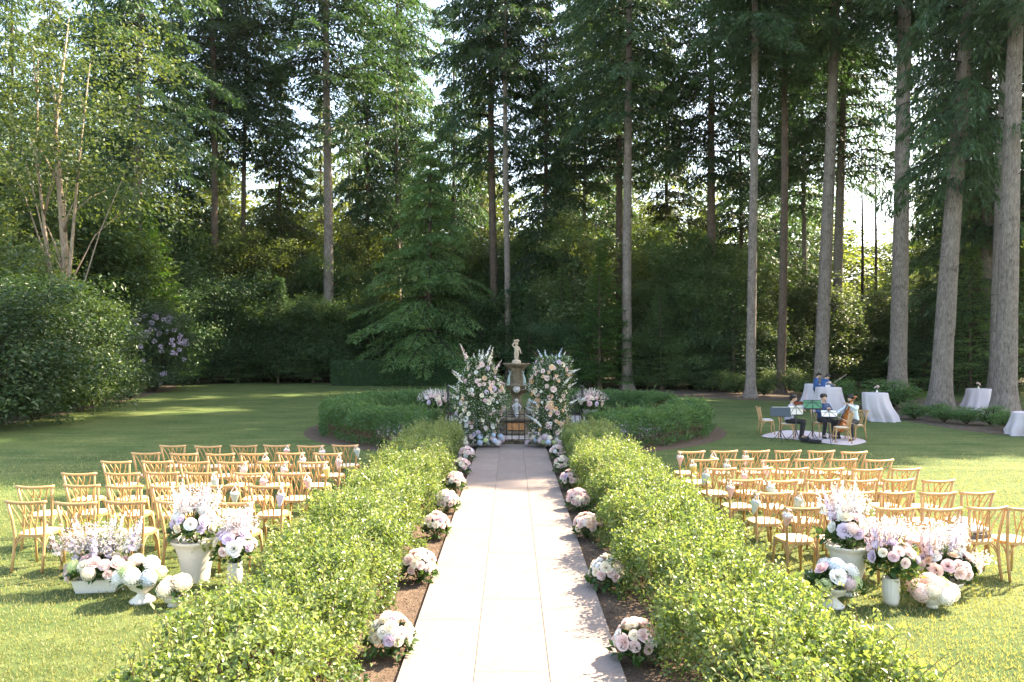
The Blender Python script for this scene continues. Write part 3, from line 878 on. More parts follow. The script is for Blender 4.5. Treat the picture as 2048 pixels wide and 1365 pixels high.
# broadleaf and shrub layers
SH = [broadleaf('shrub_crown', 600 + k, 2.6, 2.6, 2.5, 170, 150, .40, .155, .075, zlow=.35, hollow=.55) for k in range(3)]       # about 5 m tall
BL = [broadleaf('broad_crown', 650 + k, 6.0, 3.3, 4.8, 200, 120, .5, .23, .13, hollow=.5) for k in range(3)]                 # about 10.5 m tall
FARC = [broadleaf('far_crown', 680 + k, 12.0, 5.5, 9.0, 210, 80, .9, .5, .3, hollow=.5) for k in range(2)]
def shrub(px, d, h, w, label, mat='laurel', group=None, name='evergreen_shrub', k=None, x=None):
    t = thing(name, label, 'shrub', (xat(px, d) if x is None else x, d, 0), 0, group)
    k = rt.randrange(3) if k is None else k
    obj('crown', SH[k], [M[mat], M['twigdark']], t, (0, 0, 0), (0, 0, rt.uniform(0, 6.28)), (w / 5.2, w / 5.2, h / 5.1))
    mb = MB()
    for q in range(5):
        a = rt.uniform(0, 6.28)
        mb.tube([(0.1 * math.cos(a), .1 * math.sin(a), 0), (.12 * w * math.cos(a), .12 * w * math.sin(a), h * .3), (.25 * w * math.cos(a), .25 * w * math.sin(a), h * .6)], [.05, .04, .02], 5)
    obj('stems', mb.mesh('stems'), M['twigdark'], t)
    return t
shrub(-45, 25.5, 5.2, 6.0, 'big glossy laurel at the end of the mulch border, half out of view', k=0, name='laurel_shrub')
shrub(70, 29, 5.6, 5.2, 'big glossy laurel below the pale-stemmed tree, beside the mulch border', k=1, name='laurel_shrub')
shrub(178, 37.5, 4.8, 4.2, 'glossy laurel between the pale-stemmed tree and the rhododendron', k=2, name='laurel_shrub')
shrub(135, 32.5, 5.3, 4.4, 'looser leafy shrub squeezed between the two big laurels', 'broad', k=2)
shrub(20, 36, 8.2, 6.0, 'yellow-green shrub rising over the laurels', 'maple', k=0)
for px, d, h, w in ((395, 61, 7, 6.5), (460, 62, 8.6, 6.5), (530, 62, 6.5, 7), (595, 61, 7.5, 6), (655, 61.5, 7, 6), (710, 62, 6.5, 6.5), (770, 63, 6, 6), (930, 61, 6, 6), (1010, 59, 7.5, 6.5), (1075, 58, 8, 6.5), (1140, 52, 5.0, 4.5), (1285, 52, 3.0, 4), (345, 58, 8, 7), (1340, 51, 4, 5), (1400, 52, 4.5, 5), (1460, 50, 4, 5), (1530, 53, 4.5, 5.5), (1600, 54, 4, 5.5), (1690, 56, 4, 6), (1760, 58, 4, 6), (1840, 59, 4.5, 6.5), (1920, 60, 4.5, 6.5), (2000, 58, 5, 6.5), (2080, 58, 5, 6.5)):
    shrub(px, d, h, w, near(px, ('low ' if h < 5 else 'tall ' if h > 8.5 else '') + 'dark shrub at the wood edge,'), rt.choice(['shrub', 'shrub', 'broad', 'hemlock']), group='dark shrubs along the wood edge')
# rhododendron in flower
d = 48
rh = shrub(308, d, 5.6, 4.4, 'rhododendron covered in pale lilac blossom at the bend of the lawn edge', name='rhododendron', k=1)
rgb = np.random.default_rng(12)
VV, TT, RR, nv = [], [], [], 0
for i in range(110):
    u = unit(rgb.normal(0, 1, 3) * np.array([1, .8, .8]) + np.array([0, -.6, .55]))
    c = u * np.array([2.1, 2.1, 2.4]) + np.array([0, 0, 2.7])
    m = 26
    o_ = unit(rgb.normal(0, 1, (m, 3)))
    V, T = leaf_arrays(c + o_ * .05, o_ + u * .4, rgb.normal(0, 1, (m, 3)), .13, .10)
    VV.append(V); TT.append(T + nv); nv += len(V); RR.append(rgb.random(2 * m))
obj('blossom', tri_mesh('blossom', np.concatenate(VV), np.concatenate(TT), np.concatenate(RR)), M['purple'], rh)['kind'] = 'stuff'
# mid-layer broadleaf trees
def btree(px, d, h, w, label, mat='broad', group=None, meshes=None, base=10.6, wb=6.8, name='broadleaf_tree'):
    t = thing(name, label, 'tree', (xat(px, d), d, 0), 0, group)
    obj('trunk', MB().tube([(0, 0, -.1), (rt.uniform(-.2, .2), 0, h * .3), (rt.uniform(-.4, .4), 0, h * .75)], [.16, .12, .04], 8).mesh('trunk'), M['barkred'], t)
    ms = meshes or BL
    obj('crown', ms[rt.randrange(len(ms))], [M[mat], M['twigdark']], t, (0, 0, 0), (0, 0, rt.uniform(0, 6.28)), (w / wb, w / wb, h / base))
for px, d, h, w, m in ((95, 48, 13, 9, 'broad'), (-30, 42, 15, 9, 'maple'), (190, 50, 12, 8, 'broad'), (380, 63, 14, 8, 'broad'), (440, 67, 14, 7, 'maple'), (520, 68, 13, 8.5, 'far'), (600, 68, 11, 7, 'maple'), (665, 67, 12, 6, 'broad'), (720, 70, 13, 8, 'far'), (560, 74, 17, 8, 'far'), (940, 66, 13, 8, 'maple'), (990, 64, 11, 7, 'broad'), (1080, 62, 11, 7, 'broad'), (1150, 56, 12, 7, 'maple'),
                       (1345, 55, 9, 6, 'maple'), (1385, 53, 11.5, 5.5, 'broad'), (1440, 50, 8, 5.5, 'broad'), (1310, 60, 12, 6, 'broad'), (1470, 52, 9.5, 6.5, 'maple'), (1540, 56, 9, 7, 'broad'), (1610, 55, 8, 6.5, 'maple'), (1700, 58, 6.0, 6.5, 'broad'), (1830, 56, 8, 7, 'maple'), (1760, 62, 6.0, 6.5, 'far'), (1900, 60, 11, 8, 'broad'), (2000, 58, 12, 8, 'maple'), (235, 52, 11, 8, 'broad')):
    btree(px, d, h, w, near(px, {'maple': 'yellow-green', 'broad': 'dark green', 'far': 'sunlit pale green'}[m] + ' understorey tree in the wood,'), m, 'understorey trees of the wood')
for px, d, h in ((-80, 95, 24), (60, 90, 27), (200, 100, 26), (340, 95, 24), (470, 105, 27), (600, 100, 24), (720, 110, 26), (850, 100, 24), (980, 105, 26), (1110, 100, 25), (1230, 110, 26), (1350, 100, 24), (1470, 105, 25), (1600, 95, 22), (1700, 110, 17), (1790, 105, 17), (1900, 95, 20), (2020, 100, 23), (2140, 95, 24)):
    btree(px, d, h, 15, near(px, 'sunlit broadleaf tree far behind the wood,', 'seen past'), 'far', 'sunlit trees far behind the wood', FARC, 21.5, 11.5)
# two dead snags in the bright gap
for px, d, h, lab in ((1723, 64, 21, 'bare dead conifer with thin stubby branches in the bright gap, the rustier one'), (1750, 70, 24, 'bare dead conifer in the bright gap, close to the massive bare-trunked fir')):
    t = thing('dead_conifer', lab, 'tree', (xat(px, d), d, 0))
    obj('trunk', MB().tube([(0, 0, 0), (.1, 0, h * .5), (0, 0, h)], [.17, .12, .03], 8).mesh('trunk'), M['twigdark'], t)
    w = Wood(); rr = random.Random(px)
    for k in range(110):
        z = rr.uniform(3, h * .97); a = rr.uniform(0, 6.28); L = rr.uniform(.5, 2.2) * (1 - .5 * z / h)
        p = np.array([0, 0, z]); e = p + np.array([math.cos(a) * L, math.sin(a) * L, -.25 * L])
        w.limb([p, (p + e) / 2 + np.array([0, 0, .08]), e], [.022, .014, .006], 3)
        for q in range(2):
            s_ = p + (e - p) * rr.uniform(.4, .9); w.limb([s_, s_ + np.array([rr.uniform(-.5, .5), rr.uniform(-.5, .5), -.35])], [.009, .004], 3)
    obj('branches', tri_mesh('branches', np.concatenate(w.v), np.concatenate(w.t)), M['twigdark'], t)['kind'] = 'stuff'
# shrubs in the tree bed
SM = broadleaf('low_crown', 720, .55, .55, .42, 60, 55, .11, .075, .04, zlow=.08, hollow=.6)
def low(px, py, s, label, mat='boxhedge', name='mounded_shrub', cat='shrub', hs=1.0, group=None):
    x, y = gp(px, py)
    t = thing(name, label, cat, (x, y, 0), 0, group)
    obj('crown', SM, [M[mat], M['twigdark']], t, (0, 0, 0), (0, 0, px), (s, s, s * hs))
low(1783, 818, 2.1, 'wide airy green shrub beside the draped table at the massive trunk', name='spreading_shrub', hs=.62)
low(1680, 815, 1.3, 'small green shrub between the two nearest draped cocktail tables', name='spreading_shrub')
for px, py, s in ((1828, 840, .85), (1875, 836, .75), (1889, 846, .85), (1933, 850, .85), (1982, 853, .95), (2018, 861, .8)):
    low(px, py, s, 'small mounded shrub at the edge of the mulch bed under the firs', hs=.75, group='mounded shrubs in the tree bed')
for px, py, s in ((1470, 789, 1.3), (1528, 793, 1.0), (1545, 786, 1.4), (1590, 788, 1.5), (1610, 795, 1.0), (1440, 786, 1.4)):
    low(px, py, s, 'low leafy undergrowth plant on the mulch at the foot of the slender trunks', 'broad', 'undergrowth_plant', 'plant', group='undergrowth at the slender trunks')
for px, py, s in ((120, 822, .8), (228, 795, .7), (260, 800, .7), (150, 805, .6), (60, 838, .7)):
    low(px, py, s, 'small leafy plant at the foot of the laurels on the mulch border', 'broad', 'border_plant', 'plant', group='border plants below the laurels')
# ------------------------------------------------------------------ chairs
def curve(p0, p1, p2, n=7):
    p0, p1, p2 = Vector(p0), Vector(p1), Vector(p2)
    return [(p0 * (1 - t) ** 2 + p1 * 2 * t * (1 - t) + p2 * t * t) for t in [i / (n - 1) for i in range(n)]]
CHH, CRY = 0.875, -0.085        # crest height and its y offset behind the chair origin
def make_chair(label):
    t = thing('wooden_chair', label, 'chair')
    w = M['chairwood']
    # crest rail, bowed backwards in plan with upturned ends
    pts = [(x, CRY + .020 - .05 * (1 - (x / .262) ** 2), CHH + .012 * (abs(x) / .262) ** 2) for x in np.linspace(-.262, .262, 9)]
    mb = MB().tube(pts, .0205, 8, flat=1.0); obj('crest_rail', mb.mesh('crest_rail'), w, t)
    for s in (-1, 1):
        pts = [(s * .195, -.055, 0), (s * .190, -.02, .22), (s * .188, 0, .45), (s * .205, -.03, .66), (s * .232, CRY + .012, CHH)]
        obj('back_post', MB().tube(pts, [.0165, .018, .0195, .0185, .017], 8).mesh('back_post'), w, t)
        pts = [(s * .185, .405, 0), (s * .180, .385, .22), (s * .172, .36, .44)]
        obj('front_leg', MB().tube(pts, [.0145, .0165, .0185], 8).mesh('front_leg'), w, t)
        # curved braces below the seat, side and back/front halves
        obj('brace', MB().tube(curve((s * .187, -.005, .27), (s * .187, .04, .43), (s * .183, .16, .437)), .0105, 6).mesh('brace'), w, t)
        obj('brace', MB().tube(curve((s * .178, .375, .27), (s * .178, .33, .43), (s * .183, .20, .437)), .0105, 6).mesh('brace'), w, t)
        obj('brace', MB().tube(curve((s * .186, -.012, .26), (s * .15, -.005, .43), (s * .02, .0, .437)), .0105, 6).mesh('brace'), w, t)
        obj('brace', MB().tube(curve((s * .177, .38, .26), (s * .145, .37, .43), (s * .02, .37, .437)), .0105, 6).mesh('brace'), w, t)
    for a, b in ((-.075, -.185), (-.075, .0), (0, -.095), (0, .095), (.075, 0), (.075, .185)):
        pts = [(a, .012, .455), (a + (b - a) * .04, -.005, .55), (a + (b - a) * .30, -.03, .67), (a + (b - a) * .72, -.065, .79), (b, CRY - .03 * (1 - (b / .25) ** 2) + .0, CHH)]
        off = .006 if b > a else -.006
        pts = [(p[0], p[1] + off, p[2]) for p in pts]
        obj('spindle', MB().tube(pts, .0088, 6).mesh('spindle'), w, t)
    # rounded seat: wooden rim and pale woven pad
    def outline(sx, sy, n=28):
        o = []
        for k in range(n):
            an = 2 * PI * k / n
            c, s_ = math.cos(an), math.sin(an)
            o.append((sx * math.copysign(abs(c) ** .75, c) * (1.0 + .06 * s_), .19 + sy * math.copysign(abs(s_) ** .75, s_)))
        return o
    obj('seat_rim', MB().prism(outline(.212, .212), .428, .462, smooth=False).mesh('seat_rim'), w, t)
    mb = MB()
    o1, o2 = outline(.190, .190), outline(.15, .15)
    vs = [(x, y, .4625) for x, y in o1] + [(x, y, .473) for x, y in o2]; n = len(o1)
    fs = [(k, (k + 1) % n, n + (k + 1) % n, n + k) for k in range(n)] + [tuple(range(n, 2 * n))]
    obj('seat', mb.add(vs, fs, 0, True).mesh('seat'), M['cane'], t)
    return t
rc = random.Random(11)
chair0 = make_chair('x')
cmap = child_map(chair0)
used = [False]
def put_chair(x, y, rz, label, group, z=GZ):
    c = chair0 if not used[0] else copy_tree(chair0, cmap)
    used[0] = True
    c.location = (x, y, z); c.rotation_euler = (0, 0, rz)
    tag(c, label, 'chair', group)
    return c
ORD = ['first', 'second', 'third', 'fourth', 'fifth', 'sixth']
left_rows = [   # row nearest the fountain first; centres of the crest rails from the far side to the aisle
 (892.5, [345, 415.5, 487, 553, 621, 690]), (908, [291, 366.5, 440, 506.5, 581, 655]), (925.3, [231, 312.5, 387, 464.5, 545.5, 625]),
 (947, [157, 244.5, 323.5, 400, 501, 585]), (972.8, [68.5, 162.5, 248, 336.5, 439, 532]), (1005.5, [50, 150, 249, 352, 466])]
right_rows = [(904, [1383, 1449, 1513, 1576.5, 1643, 1709]), (920.5, [1408.5, 1478, 1550, 1617.5, 1686.5, 1759]), (938.7, [1441, 1514.5, 1587.5, 1658, 1735, 1813]),
 (961.3, [1489.5, 1565, 1645, 1722, 1797.5, 1878.5]), (986.7, [1546, 1630, 1713, 1795, 1878, 1957]), (1017.5, [1611, 1702, 1792, 1884, 1977, 2055])]
chairs = {}
for side, rows in (('L', left_rows), ('R', right_rows)):
    for r, (py, xs) in enumerate(rows):
        n = len(xs)
        for i, px in enumerate(xs):
            k = n - 1 - i if side == 'L' else i            # position counted from the aisle hedge
            x, y = gp(px, py + rc.uniform(-1.2, 1.2), CHH + .018)
            rz = rad(rc.uniform(-4, 3)) if side == 'L' else rad(rc.uniform(4, 10))
            who = "across from the musicians" if side == 'L' else "on the musicians' side"
            lab = 'wooden chair %s, %s row from fountain, %s from hedge' % (who, ORD[r], ORD[k])
            y += -CRY
            chairs[(side, r, k)] = put_chair(x + math.sin(rz) * CRY * -1 * -1, y, rz, lab, 'ceremony chairs beside the aisle')

# ------------------------------------------------------------------ paper cones of petals hung on the aisle-side chairs
def make_cone(cone_m, blossom_m, seed):
    rr = random.Random(seed)
    mb = MB().lathe([(0.001, -.215), (.020, -.17), (.055, -.065), (.058, -.06)], 14, smooth=True)
    cone = mb.mesh('cone')
    rb = MB()
    for s in (-1, 1):
        rb.box((s * .028, 0, -.03), (.009, .003, .075), rot=(0, s * -.55, 0))
    rb.box((0, 0, .012), (.012, .05, .006))
    pe = MB()
    for k in range(14):
        a = rr.uniform(0, 6.28); q = rr.uniform(0, .042)
        pe.ball((q * math.cos(a), q * math.sin(a), -.056 + rr.uniform(0, .018)), (.017, .017, .009), 6, 4)
    return cone, rb.mesh('ribbon'), pe.mesh('petals')
CN = [make_cone(0, 0, k) for k in range(2)]
cone_plan = [  # side, row, chair from the aisle, colour
 ('L', 0, 0, 'sage'), ('L', 0, 1, 'lavender'), ('L', 0, 2, 'pink'), ('L', 1, 0, 'blush'), ('L', 1, 1, 'lavender'), ('L', 1, 2, 'yellow'),
 ('L', 2, 0, 'yellow'), ('L', 2, 1, 'blush'), ('L', 2, 2, 'blush'), ('L', 3, 0, 'pink'), ('L', 3, 1, 'blush'), ('L', 3, 2, 'sage'),
 ('L', 4, 0, 'lavender'), ('L', 4, 1, 'sage'), ('L', 4, 2, 'blush'), ('L', 5, 0, 'pink'),
 ('R', 0, 0, 'pink'), ('R', 0, 1, 'yellow'), ('R', 0, 2, 'blush'), ('R', 1, 0, 'yellow'), ('R', 1, 1, 'sage'), ('R', 1, 2, 'blush'), ('R', 2, 0, 'sage'), ('R', 2, 1, 'pink'),
 ('R', 3, 0, 'pink'), ('R', 3, 1, 'sage'), ('R', 4, 0, 'sage'), ('R', 4, 1, 'sage'), ('R', 5, 0, 'pink')]
CNAME = {'sage': 'grey-green', 'lavender': 'lavender', 'pink': 'pink', 'blush': 'pale blush', 'yellow': 'yellow'}
for i, (side, r, k, col) in enumerate(cone_plan):
    ch = chairs[(side, r, k)]
    s = 1 if side == 'L' else -1
    R_ = Matrix.Rotation(ch.rotation_euler.z, 4, 'Z')
    p = Vector(ch.location) + R_ @ Vector((s * .225, CRY - .035, CHH - .005))
    who = "across from musicians" if side == 'L' else "musicians' side"
    t = thing('petal_cone', '%s petal cone, %s chair from hedge, row %s from fountain, %s' % (CNAME[col], ORD[k], ORD[r].replace('first', 'one').replace('second', 'two').replace('third', 'three').replace('fourth', 'four').replace('fifth', 'five').replace('sixth', 'six'), who), 'paper cone', p, 0, 'petal cones hung on chairs')
    t.scale = (1.15, 1.15, 1.15)
    t.rotation_euler = (rc.uniform(-.05, .3), rc.uniform(-.35, .1) * s * -1, rc.uniform(0, 6))
    c_, rb_, pe_ = CN[i % 2]
    ln = rc.uniform(0.0, .03)
    obj('cone', c_, M['cone_' + col], t, (0, 0, -ln)); obj('ribbon', rb_, M['ribbon'], t); obj('petals', pe_, M['white'] if i % 3 else M['cream'], t, (0, 0, -ln))['kind'] = 'stuff'

# grey hard case on a chair seat
ch = chairs[('R', 5, 4)]
p = Vector(ch.location) + Matrix.Rotation(ch.rotation_euler.z, 4, 'Z') @ Vector((-.02, .22, .474))
t = thing('hard_case', 'grey hard carrying case with metal latches lying on a chair seat', 'case', p, ch.rotation_euler.z + .15)
def rbox(sz, c, bev):
    bm = bmesh.new(); bmesh.ops.create_cube(bm, size=1.0)
    for v in bm.verts: v.co = Vector((v.co.x * sz[0] + c[0], v.co.y * sz[1] + c[1], v.co.z * sz[2] + c[2]))
    bmesh.ops.bevel(bm, geom=bm.edges[:], offset=bev, segments=2, affect='EDGES')
    me = bpy.data.meshes.new('part'); bm.to_mesh(me); bm.free(); return me
obj('body', rbox((.40, .30, .07), (0, 0, .036), .012), M['casedark'], t)
obj('lid', rbox((.405, .305, .045), (0, 0, .095), .012), M['case'], t)
for s in (-1, 1): obj('latch', rbox((.04, .012, .05), (s * .12, -.158, .075), .004), M['silver'], t)
obj('handle', MB().tube([(-.06, -.152, .06), (-.055, -.185, .06), (.055, -.185, .06), (.06, -.152, .06)], .008, 6).mesh('handle'), M['casedark'], t)
# ------------------------------------------------------------------ flowers
def petal_patch(mb, phi, wid, r0, r1, z0, z1, curl, nu=3, nv=3):
    vs, fs = [], []
    for j in range(nv):
        v = j / (nv - 1)
        for i in range(nu):
            u = i / (nu - 1) * 2 - 1
            w = wid * (0.45 + .55 * math.sin(min(1, v * 1.15) * PI * .62))
            an = phi + u * w
            r = r0 + (r1 - r0) * (v ** .8) + (curl * v ** 3)
            z = z0 + (z1 - z0) * v - .25 * abs(u) * v * (z1 - z0) * .5 - curl * .6 * v ** 3
            vs.append((r * math.cos(an), r * math.sin(an), z))
    for j in range(nv - 1):
        for i in range(nu - 1):
            a = j * nu + i
            fs.append((a, a + 1, a + nu + 1, a + nu))
    mb.add(vs, fs, 0, True)
def rose_mesh(seed, open_=1.0):
    rr = random.Random(seed); mb = MB()
    mb.ball((0, 0, .022), (.014, .014, .02), 6, 5)
    for k, (n, r1, z1, cu, w) in enumerate(((3, .018, .048, .000, .95), (4, .030, .046, .004, .8), (5, .041, .038, .010 * open_, .7), (5, .050, .024, .014 * open_, .72))):
        ph = rr.uniform(0, 6)
        for i in range(n): petal_patch(mb, ph + i * 2 * PI / n + rr.uniform(-.1, .1), w, .006, r1 * rr.uniform(.92, 1.06), .0, z1 * rr.uniform(.92, 1.05), cu)
    return mb.mesh('rose')
def peony_mesh(seed):
    rr = random.Random(seed); mb = MB()
    for k, (n, r1, z1, cu, w) in enumerate(((6, .022, .056, .0, .6), (8, .040, .052, .006, .5), (8, .058, .036, .01, .5))):
        ph = rr.uniform(0, 6)
        for i in range(n): petal_patch(mb, ph + i * 2 * PI / n + rr.uniform(-.2, .2), w, .008, r1 * rr.uniform(.85, 1.1), .0, z1 * rr.uniform(.8, 1.1), cu)
    return mb.mesh('peony')
def hydrangea_mesh(seed, nfl=95):
    rr = random.Random(seed); mb = MB()
    mb.ball((0, 0, .015), (.07, .07, .058), 8, 6)
    for k in range(nfl):
        z = 1 - (k + .5) / nfl * 1.55; a = k * 2.39996
        q = math.sqrt(max(0, 1 - z * z)); o = Vector((q * math.cos(a), q * math.sin(a), z))
        c = Vector((o.x * .082, o.y * .082, .015 + o.z * .070)) * rr.uniform(.95, 1.06)
        t1 = o.orthogonal().normalized(); t1.rotate(Matrix.Rotation(rr.uniform(0, 6), 3, o)); t2 = o.cross(t1)
        s = rr.uniform(.013, .018)
        for d in (t1, t2):
            e = d.cross(o) * s * .42
            vs = [c + d * s + o * .003, c + e - o * .002, c - d * s + o * .003, c - e - o * .002]
            mb.add(vs, [(0, 1, 2, 3)], 0, False)
    return mb.mesh('hydrangea')
def spike_mesh(seed, h=.42, n=40):
    rr = random.Random(seed); mb = MB()
    mb.tube([(0, 0, 0), (.01, 0, h * .5), (.02, .01, h)], [.004, .003, .0015], 4, mi=1)
    for k in range(n):
        f = (k + rr.random()) / n; z = h * (.25 + .75 * f); a = rr.uniform(0, 6.28); s = (.019 * (1 - f) + .006) * rr.uniform(.8, 1.2)
        o = Vector((math.cos(a), math.sin(a), .3)); c = Vector((.02 * z / h, 0, z)) + o * (s * .9)
        t1 = o.orthogonal().normalized() * s; t2 = o.cross(t1)
        mb.add([c + t1, c + t2, c - t1, c - t2], [(0, 1, 2, 3)], 0, False)
        mb.add([c, c + t1 * .7 + o * s, c + t2 * .7 + o * s], [(0, 1, 2)], 0, False)
    return mb.mesh('delphinium')
FM = {'rose': [rose_mesh(k, .8 + .3 * k) for k in range(3)], 'peony': [peony_mesh(k) for k in range(2)], 'hydrangea': [hydrangea_mesh(k) for k in range(2)], 'delphinium': [spike_mesh(k) for k in range(3)]}
rf = random.Random(31)
def bloom(t, kind, col, p, nrm, sc):
    q = Vector(nrm).to_track_quat('Z', 'Y') @ Euler((0, 0, rf.uniform(0, 6.28))).to_quaternion()
    me = rf.choice(FM[kind])
    mats = [M[col], M['bouquet']] if kind == 'delphinium' else M[col]
    o = obj(kind, me, mats, t, p, q.to_euler(), sc * rf.uniform(.88, 1.12))
    return o
def greens(t, name, n, fn, L, W, mat, seed, stem_from=None, ns=40):
    rg = np.random.default_rng(seed)
    P, O = fn(rg, n)
    D = unit(O * .9 + rg.normal(0, .6, (n, 3))); N = unit(O * .5 + UP * .6 + rg.normal(0, .5, (n, 3)))
    l = L * rg.uniform(.6, 1.3, n)
    V, T = leaf_arrays(P, D, N, l, l * W / L, .2)
    wd = Wood()
    if stem_from is not None:
        for i in range(min(ns, n)): wd.limb([stem_from, (np.array(stem_from) + P[i]) / 2 + np.array([0, 0, .02]), P[i]], [.003, .0025, .0015], 3)
    me = join_leaf_wood(name, V, T, np.repeat(rg.random(n), 2), wd)
    o = obj(name, me, [M[mat], M['bouquet']], t); o['kind'] = 'stuff'
    return o
def dome(cx, cy, cz, rx, ry, rz, lo=.7, zmin=-.25):
    def f(rg, n):
        u = unit(rg.normal(0, 1, (n, 3))); u[:, 2] = np.where(u[:, 2] < zmin, -u[:, 2], u[:, 2])
        q = rg.uniform(lo, 1.05, n)[:, None]
        return u * q * np.array([rx, ry, rz]) + np.array([cx, cy, cz]), u
    return f
def fill_flowers(t, spec, cx, cy, cz, rx, ry, rz, front=-.4, sep=.055, zmin=-.1, top=True):
    """spec: list of (kind, colour, count, scale); blooms spread over the camera-independent dome without clashing"""
    placed = []
    for kind, col, cnt, sc in spec:
        for k in range(cnt):
            best = None
            for tr in range(14):
                u = Vector((rf.gauss(0, 1), rf.gauss(front, 1), rf.gauss(.35, .8)))
                if u.length < .2: continue
                u.normalize()
                if u.z < zmin: continue
                p = Vector((cx + u.x * rx, cy + u.y * ry, cz + u.z * rz))
                dmin = min([(p - q).length - s for q, s in placed] or [9])
                if best is None or dmin > best[0]: best = (dmin, p, u)
                if dmin > sep * sc: break
            if best is None: continue
            placed.append((best[1], .04 * sc))
            bloom(t, kind, col, best[1], best[2], sc)

# ---- clumps along the aisle
clump_l = [(808, 1316), (858, 1167), (886, 1080), (907, 1027), (921, 985), (931, 953), (939, 926)]
clump_r = [(1272, 1330), (1207, 1183), (1174, 1080), (1156, 1025), (1140, 982), (1125, 949), (1115, 922)]
mix = [['cream', 'white', 'blush'], ['blush', 'cream', 'white'], ['blush', 'cream', 'white'], ['cream', 'blush', 'white'], ['blush', 'cream', 'white'], ['blush', 'cream', 'pink'], ['blush', 'white', 'cream']]
CL = ['creamy rose clump %s beside the path', 'cream and blush rose clump %s beside the path', 'blush rose clump %s beside the path']
for side, cl in (('across from the musicians', clump_l), ("on the musicians' side", clump_r)):
    for i, (px, py) in enumerate(cl):
        x, y = gp(px, py)
        x = math.copysign(max(abs(x), 1.10), x)
        k = len(cl) - i
        pos = 'nearest the gate' if k == 1 else '%s from the gate' % (ORD + ['seventh'])[k - 1]
        t = thing('rose_clump', 'round clump of cream and blush roses, %s, %s' % (pos, side), 'flowers', (x, y, .011), rf.uniform(0, 6), 'rose clumps along the aisle')
        t.scale = (1.12, 1.12, 1.1)
        m = mix[i] if side[0] == 'a' else mix[(i + 2) % 7]
        greens(t, 'leaves', 240, dome(0, 0, .10, .18, .18, .14, .5), .065, .042, 'bouquet', 300 + i + (50 if side[0] == 'a' else 0), (0, 0, .0))
        extra = [('rose', 'peach', 3, .95)] if i in (0, 2) and side[0] == 'o' else [('rose', 'lilac', 2, .9)]
        n = 9 if i < 4 else 8
        fill_flowers(t, [('peony', m[0], 3, .95), ('rose', m[0], n, .85), ('rose', m[1], n - 2, .8), ('rose', m[2], 5, .75)] + extra, 0, 0, .17, .15, .15, .16, front=0, sep=.05, zmin=-.05)

# ---- vases
def vase(t, prof, n=28, flute=0, nf=0, name='vase'):
    inner = [(max(.004, prof[-1][0] - .012), prof[-1][1] - .004), (max(.004, prof[-1][0] - .02), prof[-1][1] - .06), (.002, prof[-1][1] - .07)]
    return obj(name, MB().lathe([(.001, prof[0][1])] + prof + inner, n, flute=flute, nf=nf).mesh(name), M['white_ceramic'], t)
def airy(t, n, c, r, mat, seed, s=.022, base=None, name='filler_blossom'):
    return greens(t, name, n, dome(c[0], c[1], c[2], r[0], r[1], r[2], .25, -.1), s, s * .75, mat, seed, base, 60)
def spikes(t, cols, n, base, lean, sc, z):
    for k in range(n):
        a = rf.uniform(0, 6.28); q = rf.uniform(0, lean)
        p = Vector((base[0] + rf.uniform(-1, 1) * base[2], base[1] + rf.uniform(-1, 1) * base[3], z + rf.uniform(-.05, .05)))
        bloom(t, 'delphinium', rf.choice(cols), p, (math.cos(a) * q + (p.x - base[0]) * .9, math.sin(a) * q, 1), sc)

# left group
x, y = gp(188, 1188)
t = thing('flower_trough', 'low white trough with tall lilac and white flowers beside the footed urn', 'flowers', (x, y + .1, GZ), .12)
mb = MB(); zb = [(.21, .10, 0), (.25, .125, .15)]
vs = [(sx * w, sy * d_, z) for w, d_, z in zb for sx, sy in ((-1, -1), (1, -1), (1, 1), (-1, 1))]
mb.add(vs, [(0, 1, 5, 4), (1, 2, 6, 5), (2, 3, 7, 6), (3, 0, 4, 7), (3, 2, 1, 0), (4, 5, 6, 7)], 0, False)
obj('trough', mb.mesh('trough'), M['white_ceramic'], t)
greens(t, 'leaves', 330, dome(0, 0, .2, .36, .24, .14, .4), .085, .055, 'bouquet', 1, (0, 0, .12))
fill_flowers(t, [('hydrangea', 'lime', 1, .85), ('hydrangea', 'cream', 1, .9), ('peony', 'pink', 4, 1.15), ('peony', 'blush', 5, 1.15), ('rose', 'blush', 4, 1.0), ('rose', 'cream', 4, 1.1), ('rose', 'white', 4, 1.0), ('rose', 'mauve', 2, 1.1)], .03, -.02, .24, .34, .22, .16)
spikes(t, ['white', 'blush', 'lilac', 'lilac', 'white'], 22, (0, .05, .38, .14), .25, 1.15, .30)
airy(t, 2400, (-.05, .05, .47), (.50, .26, .30), 'airy_lilac', 5, .020, (0, 0, .2))
airy(t, 700, (0, .05, .52), (.48, .25, .36), 'trail', 6, .022, (0, 0, .2), 'filler_leaves')
x, y = gp(285, 1204)
t = thing('footed_urn', 'white footed urn of white, green and pink hydrangeas next to the trough', 'flowers', (x, y, GZ))
vase(t, [(.135, 0), (.13, .018), (.085, .05), (.05, .085), (.055, .105), (.125, .15), (.165, .22), (.17, .245)], nf=12, flute=.012)
greens(t, 'leaves', 130, dome(0, 0, .25, .23, .2, .1, .5), .10, .07, 'bouquet', 11, (0, 0, .2))
fill_flowers(t, [('hydrangea', 'white', 4, 1.1), ('hydrangea', 'paleblue', 2, 1.05), ('hydrangea', 'lime', 3, 1.0), ('hydrangea', 'blush', 1, 1.0), ('hydrangea', 'mauve', 1, .9)], 0, -.02, .29, .21, .17, .15, sep=.1)
airy(t, 380, (-.16, -.1, .22), (.16, .1, .13), 'airy_white', 12, .03, (0, 0, .2))
x, y = gp(349, 1212)
t = thing('low_compote', 'small low bowl of cream hydrangea half hidden by the rose hedge', 'flowers', (x, y, GZ))
